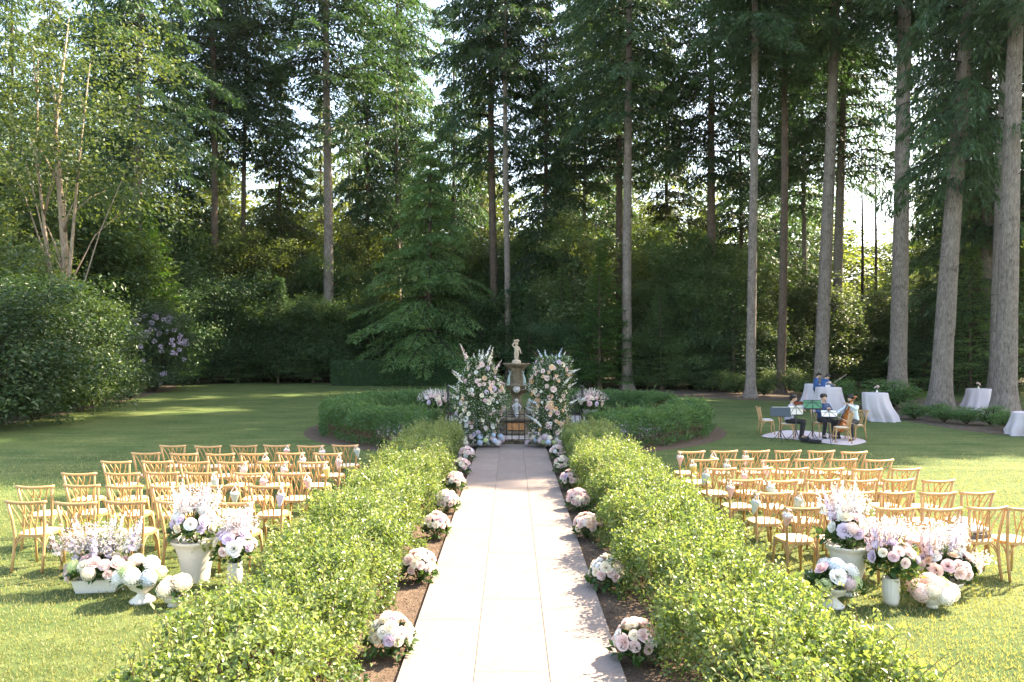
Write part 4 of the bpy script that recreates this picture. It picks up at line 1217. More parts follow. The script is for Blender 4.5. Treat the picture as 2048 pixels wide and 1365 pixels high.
vase(t, [(.075, 0), (.05, .03), (.10, .08), (.12, .11)])
greens(t, 'leaves', 90, dome(0, 0, .13, .17, .16, .08, .5), .075, .05, 'bouquet', 13, (0, 0, .1))
fill_flowers(t, [('hydrangea', 'cream', 3, 1.15), ('hydrangea', 'blush', 1, .9), ('rose', 'blush', 3, .9)], 0, 0, .17, .13, .12, .11, sep=.1)
x, y = gp(392, 1163)
t = thing('tall_vase', 'tall bell-shaped cream vase of lilac and white flowers before the chairs', 'flowers', (x, y, GZ))
vase(t, [(.15, 0), (.155, .02), (.165, .12), (.19, .28), (.235, .42), (.285, .50), (.29, .51)], n=32)
greens(t, 'leaves', 300, dome(0, 0, .58, .30, .26, .13, .4), .085, .05, 'bouquet', 14, (0, 0, .45))
greens(t, 'trailing_leaves', 120, dome(.14, -.10, .54, .22, .2, .14, .6, -.9), .06, .03, 'trail', 15)
fill_flowers(t, [('peony', 'lilac', 3, 1.05), ('peony', 'white', 4, 1.2), ('hydrangea', 'white', 2, 1.0), ('rose', 'cream', 4, 1.1), ('peony', 'blush', 2, 1.2), ('rose', 'lilac', 2, 1.1)], 0, -.02, .68, .23, .2, .16)
spikes(t, ['lilac', 'white', 'blush', 'white'], 13, (-.03, .04, .2, .12), .3, 1.1, .70)
airy(t, 1300, (0, .02, .88), (.34, .22, .26), 'airy_lilac', 16, .018, (0, 0, .6))
x, y = gp(470, 1172)
t = thing('flower_vase', 'white vase of lilac roses and airy blossom just behind the rose hedge', 'flowers', (x, y, GZ))
vase(t, [(.07, 0), (.085, .06), (.09, .18), (.075, .25), (.085, .28)])
greens(t, 'leaves', 240, dome(0, 0, .36, .24, .2, .15, .4), .08, .05, 'bouquet', 17, (0, 0, .25))
fill_flowers(t, [('peony', 'lilac', 4, 1.1), ('rose', 'cream', 3, 1.0), ('peony', 'white', 2, 1.3), ('rose', 'blush', 4, 1.0), ('rose', 'lilac', 3, 1.0)], 0, -.02, .46, .22, .18, .17)
spikes(t, ['lilac', 'white', 'mauve', 'blush'], 9, (0, .03, .13, .08), .25, 1.0, .52)
airy(t, 1300, (.02, .02, .66), (.26, .18, .24), 'airy_lilac', 18, .018, (0, 0, .4))

# right group
x, y = gp(1697, 1190)
t = thing('tall_vase', 'tall flared cream urn of lilac and cream roses beside the front chair', 'flowers', (x, y, GZ))
vase(t, [(.11, 0), (.105, .02), (.06, .06), (.08, .10), (.13, .16), (.17, .30), (.20, .45), (.26, .56), (.27, .575)], n=32)
greens(t, 'leaves', 380, dome(0, 0, .62, .29, .24, .15, .4), .085, .055, 'bouquet', 21, (0, 0, .5))
greens(t, 'trailing_leaves', 160, dome(.16, -.06, .56, .18, .18, .2, .6, -.9), .06, .03, 'trail', 22)
fill_flowers(t, [('rose', 'white', 3, 1.25), ('rose', 'cream', 4, 1.2), ('rose', 'lilac', 5, 1.2), ('peony', 'mauve', 1, 1.3), ('hydrangea', 'blush', 1, .9), ('rose', 'blush', 3, 1.1)], 0, -.04, .73, .2, .18, .17)
spikes(t, ['lilac', 'white', 'blush', 'white', 'lilac'], 16, (0, .04, .2, .1), .2, 1.15, .78)
airy(t, 1100, (.02, .03, .94), (.28, .2, .24), 'airy_white', 23, .018, (0, 0, .7))
x, y = gp(1665, 1214)
t = thing('footed_urn', 'white footed urn with pink and white peonies and a trailing dark sprig', 'flowers', (x, y, GZ))
vase(t, [(.125, 0), (.12, .018), (.08, .05), (.045, .085), (.05, .105), (.12, .14), (.155, .205), (.16, .225)], nf=12, flute=.008)
greens(t, 'leaves', 170, dome(0, 0, .26, .25, .2, .11, .5), .095, .065, 'bouquet', 24, (0, 0, .2))
greens(t, 'trailing_leaves', 110, dome(.26, -.08, .18, .2, .08, .1, .2, -.6), .045, .02, 'bouquet', 25, (.05, 0, .22))
fill_flowers(t, [('peony', 'white', 2, 1.3), ('peony', 'pink', 2, 1.25), ('hydrangea', 'lime', 2, .95), ('hydrangea', 'paleblue', 2, 1.05), ('hydrangea', 'mauve', 1, .95), ('hydrangea', 'white', 2, 1.0)], 0, -.02, .29, .2, .17, .15, sep=.09)
x, y = gp(1782, 1211)
t = thing('ribbed_vase', 'ribbed white vase of lilac and pink roses with leafy collar', 'flowers', (x, y, GZ))
vase(t, [(.068, 0), (.078, .05), (.088, .15), (.086, .24), (.078, .29), (.085, .30)], n=48, flute=.045, nf=16)
greens(t, 'leaves', 330, dome(0, 0, .40, .24, .2, .16, .4), .085, .055, 'bouquet', 26, (0, 0, .28))
greens(t, 'trailing_leaves', 200, dome(.15, -.05, .30, .14, .12, .24, .5, -.9), .055, .028, 'trail', 27)
fill_flowers(t, [('rose', 'lilac', 4, 1.15), ('rose', 'blush', 6, 1.05), ('rose', 'cream', 3, 1.0), ('rose', 'pink', 2, 1.1), ('hydrangea', 'cream', 1, .7)], 0, -.05, .52, .22, .18, .15)
spikes(t, ['pink', 'blush', 'pink', 'lilac'], 10, (-.08, 0, .16, .06), .25, 1.0, .5)
airy(t, 1000, (.05, .04, .74), (.26, .18, .22), 'airy_lilac', 28, .018, (0, 0, .4))
x, y = gp(1888, 1186)
t = thing('low_arrangement', 'broad low bowl of tall pale spires, peonies and hydrangea behind the small bowl', 'flowers', (x, y, GZ))
vase(t, [(.10, 0), (.13, .05), (.19, .12), (.21, .15)])
greens(t, 'leaves', 460, dome(0, 0, .2, .36, .26, .17, .4), .085, .055, 'bouquet', 29, (0, 0, .12))
fill_flowers(t, [('peony', 'blush', 5, 1.15), ('peony', 'pink', 2, 1.1), ('rose', 'white', 4, 1.0), ('hydrangea', 'lime', 1, 1.1), ('rose', 'peach', 5, .95), ('rose', 'lilac', 2, 1.15), ('rose', 'cream', 4, 1.05), ('rose', 'blush', 5, 1.0)], .02, -.04, .28, .32, .22, .17)
spikes(t, ['white', 'lilac', 'blush', 'white', 'pink'], 18, (-.05, .04, .26, .12), .18, 1.05, .36)
airy(t, 1500, (-.05, .05, .54), (.34, .22, .26), 'airy_lilac', 30, .020, (0, 0, .2))
airy(t, 200, (.34, -.08, .36), (.18, .1, .14), 'airy_white', 31, .026, (.1, 0, .3))
x, y = gp(1864, 1216)
t = thing('small_bowl', 'small white footed bowl heaped with blush hydrangea on the grass', 'flowers', (x, y, GZ))
vase(t, [(.06, 0), (.055, .02), (.05, .03), (.11, .065), (.125, .11), (.118, .125)])
greens(t, 'leaves', 60, dome(0, 0, .13, .17, .15, .06, .5), .06, .04, 'bouquet', 32, (0, 0, .1))
fill_flowers(t, [('hydrangea', 'blush', 4, 1.1), ('hydrangea', 'cream', 3, 1.1), ('hydrangea', 'white', 1, 1.1), ('hydrangea', 'lime', 1, .9)], 0, 0, .17, .17, .14, .10, sep=.09)
# ------------------------------------------------------------------ floral pillars of the ceremony arch
def pillar(px, d, top, half, label, seed, side):
    x = xat(px, d)
    t = thing('flower_pillar', label, 'flower arch', (x, d, .016))
    obj('post', MB().tube([(0, 0, 0), (0, 0, top * .85)], .03, 8).mesh('post'), M['twigdark'], t)
    obj('base_plate', MB().lathe([(.22, 0), (.22, .02), (.05, .03)], 16).mesh('base_plate'), M['iron'], t)
    rg0 = np.random.default_rng(seed)
    def col(rg, n):
        z = rg.uniform(.12, top * .93, n); a = rg.uniform(0, 6.28, n)
        w = half * (0.76 + .20 * np.sin(np.clip(z / top, 0, 1) * 7 + seed)) * np.where(z > top * .62, 1 - (z / top - .62) * 1.5, 1) + .10
        q = rg.uniform(.45, 1.05, n) + np.abs(rg.normal(0, .16, n))
        O = np.stack([np.cos(a), np.sin(a), np.full(n, .15)], 1)
        return np.stack([np.cos(a) * w * q + .08 * np.sin(z * 2 + seed), np.sin(a) * w * q * .7, z], 1), O
    greens(t, 'leaves', 8500, col, .075, .04, 'bouquet', seed, (0, 0, .8), 120)
    greens(t, 'filler_blossom', 4200, col, .034, .028, 'airy_white', seed + 1)
    greens(t, 'lilac_blossom', 900, col, .034, .028, 'airy_blue', seed + 4)
    r = random.Random(seed)
    for k in range(130):
        z = r.uniform(.30, top * .9); a = r.uniform(PI * .95, PI * 2.05)
        P, O = col(rg0, 1)
        w = half * (0.76 + .20 * math.sin(z / top * 7 + seed)) * (1 - max(0, z / top - .62) * 1.5) + .12
        p = (math.cos(a) * w + .08 * math.sin(z * 2 + seed), math.sin(a) * w * .7, z)
        kind = r.choice(['rose', 'rose', 'peony', 'rose'])
        c = r.choice(['blush', 'blush', 'cream', 'white', 'pink', 'peach', 'blush', 'cream'] + (['peach', 'orange', 'peach'] if side > 0 and .5 < z < 2.2 else ['lilac']))
        bloom(t, kind, c, p, (math.cos(a), math.sin(a), .3), r.uniform(.7, 1.25) if kind == 'rose' else r.uniform(.7, 1.05))
    for k in range(34):
        a = r.uniform(PI * .85, PI * 2.15); q = r.uniform(.3, 1.0) * (half + .2)
        z = r.uniform(.10, .5) * (1.2 - q)
        bloom(t, 'hydrangea', r.choice(['paleblue', 'paleblue', 'white', 'lime', 'mauve', 'cream', 'blush']), (math.cos(a) * q, math.sin(a) * q * .9, z + .08), (math.cos(a), math.sin(a), .7), r.uniform(.85, 1.2))
    for k in range(18):
        z = top * r.uniform(.66, .88); a = r.uniform(0, 6.28); q = r.uniform(.05, .42)
        cols = ['paleblue', 'white', 'paleblue', 'lilac'] if side > 0 else ['blush', 'white', 'blush', 'cream']
        bloom(t, 'delphinium', r.choice(cols), (math.cos(a) * q, math.sin(a) * q * .6, z), (math.cos(a) * .5, math.sin(a) * .4, 1), r.uniform(.9, 1.5))
    for k in range(16):
        z = top * r.uniform(.12, .8); a = r.choice((0, PI)) + r.uniform(-.9, .9)
        bloom(t, 'delphinium', r.choice(['white', 'white', 'blush', 'paleblue', 'cream']), (math.cos(a) * half * .7, math.sin(a) * .2 - .1, z), (math.cos(a), math.sin(a) * .6 - .2, r.uniform(.3, 1.0)), r.uniform(.8, 1.2))
    w = Wood()
    for k in range(9):     # curly twigs at the top
        a = r.uniform(0, 6.28); p = np.array([math.cos(a) * .2, math.sin(a) * .1, top * .85]); pts = []
        for j in range(8): pts.append(p + np.array([math.cos(a) * .06 * j + .04 * math.sin(j * 1.9 + k), .03 * math.cos(j * 2 + k), .055 * j]))
        w.limb(pts, [.004] * 8, 3)
    o = obj('curly_twigs', tri_mesh('curly_twigs', np.concatenate(w.v), np.concatenate(w.t)), M['twig'], t); o['kind'] = 'stuff'
pillar(957, 20.7, 2.7, .60, 'tall flower pillar of blush roses with pink spires, left open edge of the gate away from musicians', 61, -1)
pillar(1104, 20.7, 2.75, .56, 'tall flower pillar with peach roses and pale blue spires on the musicians\' side of the gate', 71, 1)
bpy.data.objects['flower_pillar']['label'] = 'tall flower pillar of blush roses and pink spires, across the gate from the musicians'

# ------------------------------------------------------------------ iron gate and fences
def spear(mb, x, y, z):
    mb.lathe([(.010, 0), (.018, .015), (.006, .03), (.016, .06), (.011, .085), (.001, .13)], 6, (x, y, z))
    for s in (-1, 1): mb.tube([(x, y, z + .03), (x + s * .028, y, z + .055), (x + s * .034, y, z + .085), (x + s * .024, y, z + .09)], .006, 4)
def fence_panel(t, x0, x1, y0, y1, n, h, zb=.10, finial=True):
    for k in range(n):
        f = (k + .5) / n; x = x0 + (x1 - x0) * f; y = y0 + (y1 - y0) * f
        mb = MB().tube([(x, y, zb), (x, y, h)], .013, 6)
        if finial: spear(mb, x, y, h - .01)
        obj('bar', mb.mesh('bar'), M['iron'], t)
    for z in (zb + .06, h * .68, h - .14):
        obj('rail', MB().tube([(x0, y0, z), (x1, y1, z)], .014, 6).mesh('rail'), M['iron'], t)
GY = 21.35
t = thing('iron_gate', 'black wrought-iron gate with leaf-shaped finials between the two flower pillars', 'gate', (0, 0, 0))
gx0, gx1 = xat(996, GY), xat(1066, GY)
fence_panel(t, gx0, (gx0 + gx1) / 2 - .02, GY, GY, 3, 1.03); fence_panel(t, (gx0 + gx1) / 2 + .02, gx1, GY, GY, 3, 1.03)
for x in (gx0 - .05, gx1 + .05):
    mb = MB().box((x, GY, .62), (.07, .07, 1.24)); mb.ball((x, GY, 1.28), .05, 10, 7)
    obj('gate_post', mb.mesh('gate_post'), M['iron'], t)
step = MB().box((0.12, GY + .15, .07), (2.3, .30, .13)); o = obj('step', step.mesh('step'), M['fount']); tag(o, 'dark stone threshold step under the iron gate', 'step')
for sx, (x0, x1), lab in ((-1, (xat(893, 21.7), gx0 - .14), 'black iron fence from the gate toward the lawn with no musicians'), (1, (gx1 + .14, xat(1168, 21.7)), "black iron fence from the gate to the flower urn on the musicians' side")):
    t = thing('iron_fence', lab, 'fence', (0, 0, 0))
    fence_panel(t, x0, x1, GY + (.9 if sx < 0 else 0), GY + (0 if sx < 0 else .9), 9, 1.25)
    for q in (x0 if sx < 0 else x1,):
        mb = MB().box((q, GY + .92, .8), (.07, .07, 1.6)); mb.ball((q, GY + .92, 1.64), .05, 10, 7)
        obj('fence_post', mb.mesh('fence_post'), M['iron'], t)

# ------------------------------------------------------------------ fountain
FY, FX = 25.4, xat(1033, 25.4)
t = thing('fountain', 'weathered tiered stone fountain with lion masks behind the iron gate', 'fountain', (FX, FY, .013))
obj('pool_wall', MB().lathe([(1.75, 0), (1.75, .10), (1.62, .12), (1.62, .42), (1.72, .46), (1.72, .54), (1.42, .54), (1.40, .40), (1.40, .2)], 40).mesh('pool_wall'), M['fount'], t)
wm, nt, p_ = newmat('pool_water'); p_.inputs['Base Color'].default_value = (.02, .03, .025, 1); p_.inputs['Roughness'].default_value = .06
nw = noise(nt, 9, 3); bump(nt, p_, nw.outputs[0], .25, .02); M['water'] = wm
obj('water', MB().lathe([(.001, .42), (1.41, .42)], 40).mesh('water'), M['water'], t)
for k in range(10):
    a = 2 * PI * k / 10 + .3
    o = obj('orange_lit_panel', MB().box((1.60, 0, .27), (.07, .55, .22)).mesh('orange_lit_panel'), M['orangelit'], t, rot=(0, 0, a))  # panels coloured orange to stand in for warm light on the wall
obj('plinth', MB().lathe([(.55, .2), (.55, .5), (.42, .55), (.36, .62)], 8, smooth=False).mesh('plinth'), M['fount'], t)
obj('stem', MB().lathe([(.30, .6), (.24, .66), (.20, .75), (.23, .86), (.16, .98), (.15, 1.10), (.22, 1.20), (.30, 1.27)], 24).mesh('stem'), M['fount'], t)
obj('large_bowl', MB().lathe([(.22, 1.24), (.42, 1.28), (.56, 1.34), (.63, 1.44), (.66, 1.50), (.70, 1.52), (.70, 1.56), (.62, 1.555), (.55, 1.49), (.002, 1.45)], 48, flute=.02, nf=8).mesh('large_bowl'), M['fount'], t)
obj('bowl_water', MB().lathe([(.001, 1.52), (.61, 1.52)], 32).mesh('bowl_water'), M['water'], t)
def lion():
    mb = MB()
    mb.ball((0, 0, 0), (.085, .05, .095), 12, 8); mb.ball((0, -.05, -.03), (.045, .045, .04), 8, 6); mb.ball((0, -.085, -.015), (.018, .018, .014), 6, 5)
    for s in (-1, 1):
        mb.ball((s * .032, -.045, .022), .012, 6, 5); mb.ball((s * .07, -.01, .075), .022, 6, 5)
    for k in range(16):
        a = 2 * PI * k / 16; mb.ball((.09 * math.cos(a), -.005, .10 * math.sin(a) - .005), (.03, .028, .03), 6, 5)
    return mb.mesh('lion_mask')
LM = lion()
for k in range(8):
    a = k * PI / 4
    obj('lion_mask', LM, M['stone'], t, (.665 * math.sin(a), -.665 * math.cos(a), 1.43), (0, 0, a))
obj('upper_pedestal', MB().lathe([(.30, 1.46), (.30, 1.54), (.25, 1.58), (.235, 1.70), (.22, 1.85), (.235, 2.0), (.29, 2.07), (.29, 2.10)], 16, smooth=False).mesh('upper_pedestal'), M['fount'], t)
def heron():      # stylised upright dolphins round the upper pedestal
    mb = MB()
    pts = [(0, 0, 0), (0, -.03, .08), (0, -.02, .18), (0, .0, .28), (0, .04, .36), (0, .05, .44)]
    mb.tube(pts, [.045, .055, .045, .032, .025, .012], 8)
    mb.ball((0, -.04, .02), (.05, .07, .04), 8, 6)
    for s in (-1, 1): mb.tube([(0, .05, .43), (s * .05, .055, .48), (s * .07, .05, .45)], [.014, .016, .004], 5)
    return mb.mesh('dolphin')
DM = heron()
for k in range(4):
    a = k * PI / 2 + PI / 4
    obj('dolphin', DM, M['verdigris'], t, (.36 * math.sin(a), -.36 * math.cos(a), 1.53), (0, 0, a))
obj('top_bowl', MB().lathe([(.24, 2.08), (.33, 2.13), (.40, 2.19), (.42, 2.22), (.47, 2.24), (.47, 2.275), (.40, 2.275), (.36, 2.22), (.002, 2.2)], 36, flute=.012, nf=16).mesh('top_bowl'), M['fount'], t)
obj('statue_base', MB().lathe([(.14, 2.2), (.155, 2.28), (.16, 2.33), (.13, 2.37), (.12, 2.39)], 18).mesh('statue_base'), M['statue'], t)
# pale foliage and falling stonework figures round the foot of the stem
for k in range(4):
    a = k * PI / 2
    mb = MB()
    mb.tube([(0, 0, 0), (0, -.02, .14), (0, 0, .28), (0, .02, .40)], [.09, .10, .075, .05], 10); mb.ball((0, -.01, .47), .06, 10, 7)
    for s in (-1, 1): mb.tube([(s * .06, 0, .35), (s * .14, -.06, .26), (s * .10, -.12, .16)], [.03, .028, .022], 7)
    mb.tube([(0, 0, .02), (0, -.14, -.02), (0, -.2, -.1)], [.09, .06, .02], 8)
    obj('figure', mb.mesh('figure'), M['stone'], t, (.42 * math.sin(a), -.42 * math.cos(a), .56), (0, 0, a))

# ------------------------------------------------------------------ remeshed bodies
def capsule(mb, p0, r0, p1, r1, n=10):
    p0, p1 = Vector(p0), Vector(p1)
    d = p1 - p0
    if d.length < 1e-5: d = Vector((0, 0, 1e-4))
    u = d.normalized()
    pts, rs = [], []
    for a in (-85, -60, -30, 0):
        pts.append(p0 + u * r0 * math.sin(rad(a))); rs.append(max(.0006, r0 * math.cos(rad(a))))
    for a in (0, 30, 60, 85):
        pts.append(p1 + u * r1 * math.sin(rad(a))); rs.append(max(.0006, r1 * math.cos(rad(a))))
    mb.tube(pts, rs, n)
def remesh(name, segs, voxel, smooth=4, balls=()):
    mb = MB()
    for s in segs: capsule(mb, *s)
    for c, r in balls: mb.ball(c, r, 14, 10)
    me = mb.mesh('tmp'); o = bpy.data.objects.new('tmp', me); C.objects.link(o)
    m = o.modifiers.new('r', 'REMESH'); m.mode = 'VOXEL'; m.voxel_size = voxel; m.use_smooth_shade = True
    if smooth:
        s = o.modifiers.new('s', 'SMOOTH'); s.iterations = smooth; s.factor = .5
    dg = bpy.context.evaluated_depsgraph_get()
    out = bpy.data.meshes.new_from_object(o.evaluated_get(dg))
    out.name = name
    bpy.data.objects.remove(o); bpy.data.meshes.remove(me)
    return out
# child statue with a basket held overhead, other arm at the side
seg = [((-.035, 0, 0), .028, (-.035, -.02, .0), .022), ((.03, 0, 0), .028, (.03, -.03, 0), .022),
       ((-.035, 0, .02), .028, (-.04, 0, .13), .036), ((-.04, 0, .13), .036, (-.035, 0, .25), .052), ((.03, 0, .02), .028, (.035, -.015, .13), .036), ((.035, -.015, .13), .036, (.035, 0, .25), .052),
       ((0, 0, .27), .075, (0, -.01, .34), .07), ((0, -.01, .34), .07, (0, 0, .43), .072), ((0, 0, .44), .04, (0, 0, .5), .034), ((0, 0, .56), .066, (0, 0, .575), .062),
       ((-.07, 0, .44), .03, (-.13, 0, .52), .026), ((-.13, 0, .52), .026, (-.07, -.01, .63), .02), ((.07, 0, .44), .03, (.115, 0, .33), .026), ((.115, 0, .33), .026, (.14, -.03, .24), .02),
       ((-.06, -.01, .64), .018, (-.03, -.03, .65), .012), ((.14, -.03, .24), .016, (.16, -.05, .21), .01), ((0, -.065, .555), .010, (0, -.07, .55), .009)]
st = thing('cherub_statue', 'carved stone child holding a basket on its head atop the fountain', 'statue', (FX, FY, .013 + 2.388), .1)
obj('figure', remesh('figure', seg, .011, 3), M['statue'], st)
mb = MB().lathe([(.05, .62), (.075, .635), (.105, .67), (.095, .675)], 16)
for k in range(14): mb.ball((rf.uniform(-.065, .065), rf.uniform(-.065, .065), .675 + rf.uniform(0, .03)), .026, 6, 5)
obj('basket', mb.mesh('basket'), M['statue'], st)
for o in (st,): o.scale = (1.05, 1.05, .98)

# ------------------------------------------------------------------ stone urns with flowers at the fence ends
def stone_urn(px, d, label, seed, hs=1.0):
    x = xat(px, d)
    t = thing('stone_urn', label, 'urn', (x, d, .013))
    obj('pedestal', MB().lathe([(.30, 0), (.30, .10), (.25, .14), (.25, .48), (.27, .52), (.30, .56), (.30, .62)], 24).mesh('pedestal'), M['stone'], t)
    obj('bowl', MB().lathe([(.14, .62), (.13, .66), (.07, .70), (.09, .74), (.20, .82), (.23, .92), (.26, .96), (.24, .96), (.2, .9), (.002, .88)], 24).mesh('bowl'), M['stone'], t)
    greens(t, 'leaves', 900, dome(0, 0, 1.05, .48, .34, .3, .4), .10, .06, 'bouquet', seed, (0, 0, .9))
    fill_flowers(t, [('peony', 'blush', 5, 1.5), ('rose', 'pink', 5, 1.4), ('rose', 'lilac', 4, 1.3), ('hydrangea', 'white', 2, .9), ('rose', 'cream', 4, 1.3)], 0, -.03, 1.14, .34, .28, .22)
    spikes(t, ['blush', 'white', 'lilac', 'blush'], 8, (0, 0, .25, .15), .5, .9, 1.2)
    airy(t, 1500, (0, 0, 1.22), (.55, .36, .34), 'airy_pink', seed + 1, .03, (0, 0, 1.0))
stone_urn(1180, 22.3, "pale stone urn of pink flowers at the fence end on the musicians' side", 81)
stone_urn(872, 22.4, 'stone urn of pink and lilac flowers sunk behind the rose hedge, across from the musicians', 91)
# ------------------------------------------------------------------ people
def hand_segs(w, d, n, curl=.8, sc=1.0):
    """palm and five fingers: wrist w, direction d, palm normal n (towards the thing held)"""
    w, d, n = Vector(w), Vector(d).normalized(), Vector(n).normalized()
    s = d.cross(n).normalized(); n = s.cross(d).normalized()
    segs = []
    for k in (-1, 0, 1): segs.append((w + s * .012 * k * sc, .015 * sc, w + (d * .078 + s * .022 * k) * sc, .0135 * sc))
    for k, ln in ((-1.5, .058), (-.5, .070), (.5, .074), (1.5, .066)):
        b = w + (d * .082 + s * .0195 * k) * sc
        m = b + (d * math.cos(curl * .6) + n * math.sin(curl * .6)) * ln * .5 * sc
        e = m + (d * math.cos(curl * 1.7) + n * math.sin(curl * 1.7)) * ln * .5 * sc
        segs += [(b, .0098 * sc, m, .0092 * sc), (m, .0092 * sc, e, .008 * sc)]
    b = w + (d * .025 + s * .025) * sc; m = b + (d * .03 + s * .025 + n * .015) * sc; e = m + (d * .028 + n * .02) * sc
    segs += [(b, .0125 * sc, m, .011 * sc), (m, .011 * sc, e, .0095 * sc)]
    return segs
def person(label, loc, rz, shirt, joints, hair_style='short', sleeve=1.0, group=None):
    """joints (local, facing +Y): hip, knee, ankle, chest, neck, head, shoulder, elbow, wrist (L, R lists), hand dirs"""
    t = thing('person', label, 'person', loc, rz, group)
    J = {k: ([Vector(x) for x in v] if isinstance(v, list) else Vector(v)) for k, v in joints.items()}
    hd = J['head']; fd = J.get('face', Vector((0, 1, 0))).normalized(); upv = Vector((0, 0, 1)); sd = fd.cross(upv).normalized(); hu = sd.cross(fd).normalized()
    body = [(J['pelvis'], .10, J['chest'], .10), (J['chest'], .06, J['neck'], .050), (J['neck'], .050, hd - hu * .04, .052)]
    shirt_s = [(J['pelvis'] + Vector((-.055, 0, .03)), .115, J['chest'] + Vector((-.05, 0, 0)), .115), (J['pelvis'] + Vector((.055, 0, .03)), .115, J['chest'] + Vector((.05, 0, 0)), .115),
               (J['chest'], .11, J['neck'] - Vector((0, 0, .055)), .068), (J['shoulder'][0], .062, J['shoulder'][1], .062), (J['pelvis'], .135, J['pelvis'] + Vector((0, 0, .08)), .13)]
    tro = [(J['pelvis'] + Vector((-.06, 0, 0)), .118, J['pelvis'] + Vector((.06, 0, 0)), .118)]
    shoes = []
    for i in (0, 1):
        h, k, a = J['hip'][i], J['knee'][i], J['ankle'][i]
        tro += [(h, .092, k, .068), (k, .068, a + Vector((0, 0, .02)), .052)]
        body += [(h, .07, k, .05), (k, .05, a, .036)]
        toe = J['toe'][i]
        body.append((a, .03, toe, .02))
        heel = a + (a - toe).normalized() * .04; heel.z = .035
        shoes.append([(heel, .038, Vector((toe.x, toe.y, .035)), .036), (a + Vector((0, 0, -.01)), .042, heel, .036)])
        s, e, w = J['shoulder'][i], J['elbow'][i], J['wrist'][i]
        body += [(s, .044, e, .036), (e, .036, w, .025)]
        shirt_s += [(s, .060, e, .050), (e, .050, e.lerp(w, .92 * sleeve), .036)]
        body += hand_segs(w, J['hand'][i], J['palm'][i])
    # head: skull, jaw, nose, ears
    balls = [(tuple(hd), (.078, .092, .108)), (tuple(hd + fd * .03 - hu * .055), (.055, .06, .055))]
    body += [(hd + fd * .088 + hu * .008, .012, hd + fd * .103 - hu * .022, .015)]
    for s in (-1, 1): body.append((hd + sd * s * .078 - hu * .0 - fd * .01, .016, hd + sd * s * .08 - hu * .03 - fd * .005, .012))
    obj('body', remesh('body', body, .0095, 3, balls), M['skin'], t)
    obj('shirt', remesh('shirt', shirt_s, .016, 4), M[shirt], t)
    obj('trousers', remesh('trousers', tro, .016, 4), M['trouser'], t)
    for s_ in shoes: obj('shoe', remesh('shoe', s_, .012, 2), M['black'], t)
    hs = [(hd + hu * .045 - fd * .02 - sd * .03, .085, hd + hu * .045 - fd * .02 + sd * .03, .085), (hd + hu * .06 + fd * .035 - sd * .035, .05, hd + hu * .062 + fd * .035 + sd * .035, .05),
          (hd - fd * .045 + hu * .02, .078, hd - fd * .05 - hu * .045, .06)]
    r = random.Random(int(rz * 100))
    for k in range(16):
        a = r.uniform(0, 6.28); o_ = sd * math.cos(a) + fd * math.sin(a) * .9
        if o_.dot(fd) > .75: continue
        p = hd + hu * .07 + o_ * .075; hs.append((p, .022, p - hu * r.uniform(.02, .06) + o_ * .014, .013))
    obj('hair', remesh('hair', hs, .011, 1), M['hair'], t)
    for s in (-1, 1):
        obj('eye', MB().ball(tuple(hd + sd * s * .033 + fd * .083 + hu * .012), (.011, .011, .008), 8, 6).mesh('eye'), M['ebony'], t)
    obj('mouth', MB().ball(tuple(hd + fd * .089 - hu * .062), (.018, .008, .005), 8, 6).mesh('mouth'), M['cone_pink'], t)
    return t
def base_seated(**k):
    j = dict(pelvis=(0, 0, .55), hip=[(-.09, .02, .55), (.09, .02, .55)], knee=[(-.15, .42, .53), (.15, .42, .53)], ankle=[(-.16, .36, .09), (.16, .36, .09)], toe=[(-.18, .53, .04), (.18, .53, .04)],
             chest=(0, .02, .86), neck=(0, .04, 1.07), head=(0, .08, 1.24), shoulder=[(-.17, .02, 1.0), (.17, .02, 1.0)], elbow=[(-.26, .12, .78), (.26, .12, .78)], wrist=[(-.15, .32, .72), (.15, .32, .72)],
             hand=[(.2, 1, .0), (-.2, 1, 0)], palm=[(.3, 0, -1), (-.3, 0, -1)])
    j.update(k); return j
def base_standing(**k):
    j = dict(pelvis=(0, 0, .95), hip=[(-.085, 0, .93), (.085, 0, .93)], knee=[(-.09, .03, .50), (.10, .0, .50)], ankle=[(-.10, -.02, .09), (.11, -.03, .09)], toe=[(-.12, .14, .04), (.14, .13, .04)],
             chest=(0, .0, 1.28), neck=(0, .03, 1.48), head=(0, .09, 1.63), shoulder=[(-.18, .01, 1.40), (.18, .01, 1.40)], elbow=[(-.24, .03, 1.13), (.24, .03, 1.13)], wrist=[(-.15, .24, 1.08), (.15, .24, 1.08)],
             hand=[(.2, 1, 0), (-.2, 1, 0)], palm=[(.4, 0, -1), (-.4, 0, -1)])
    j.update(k); return j

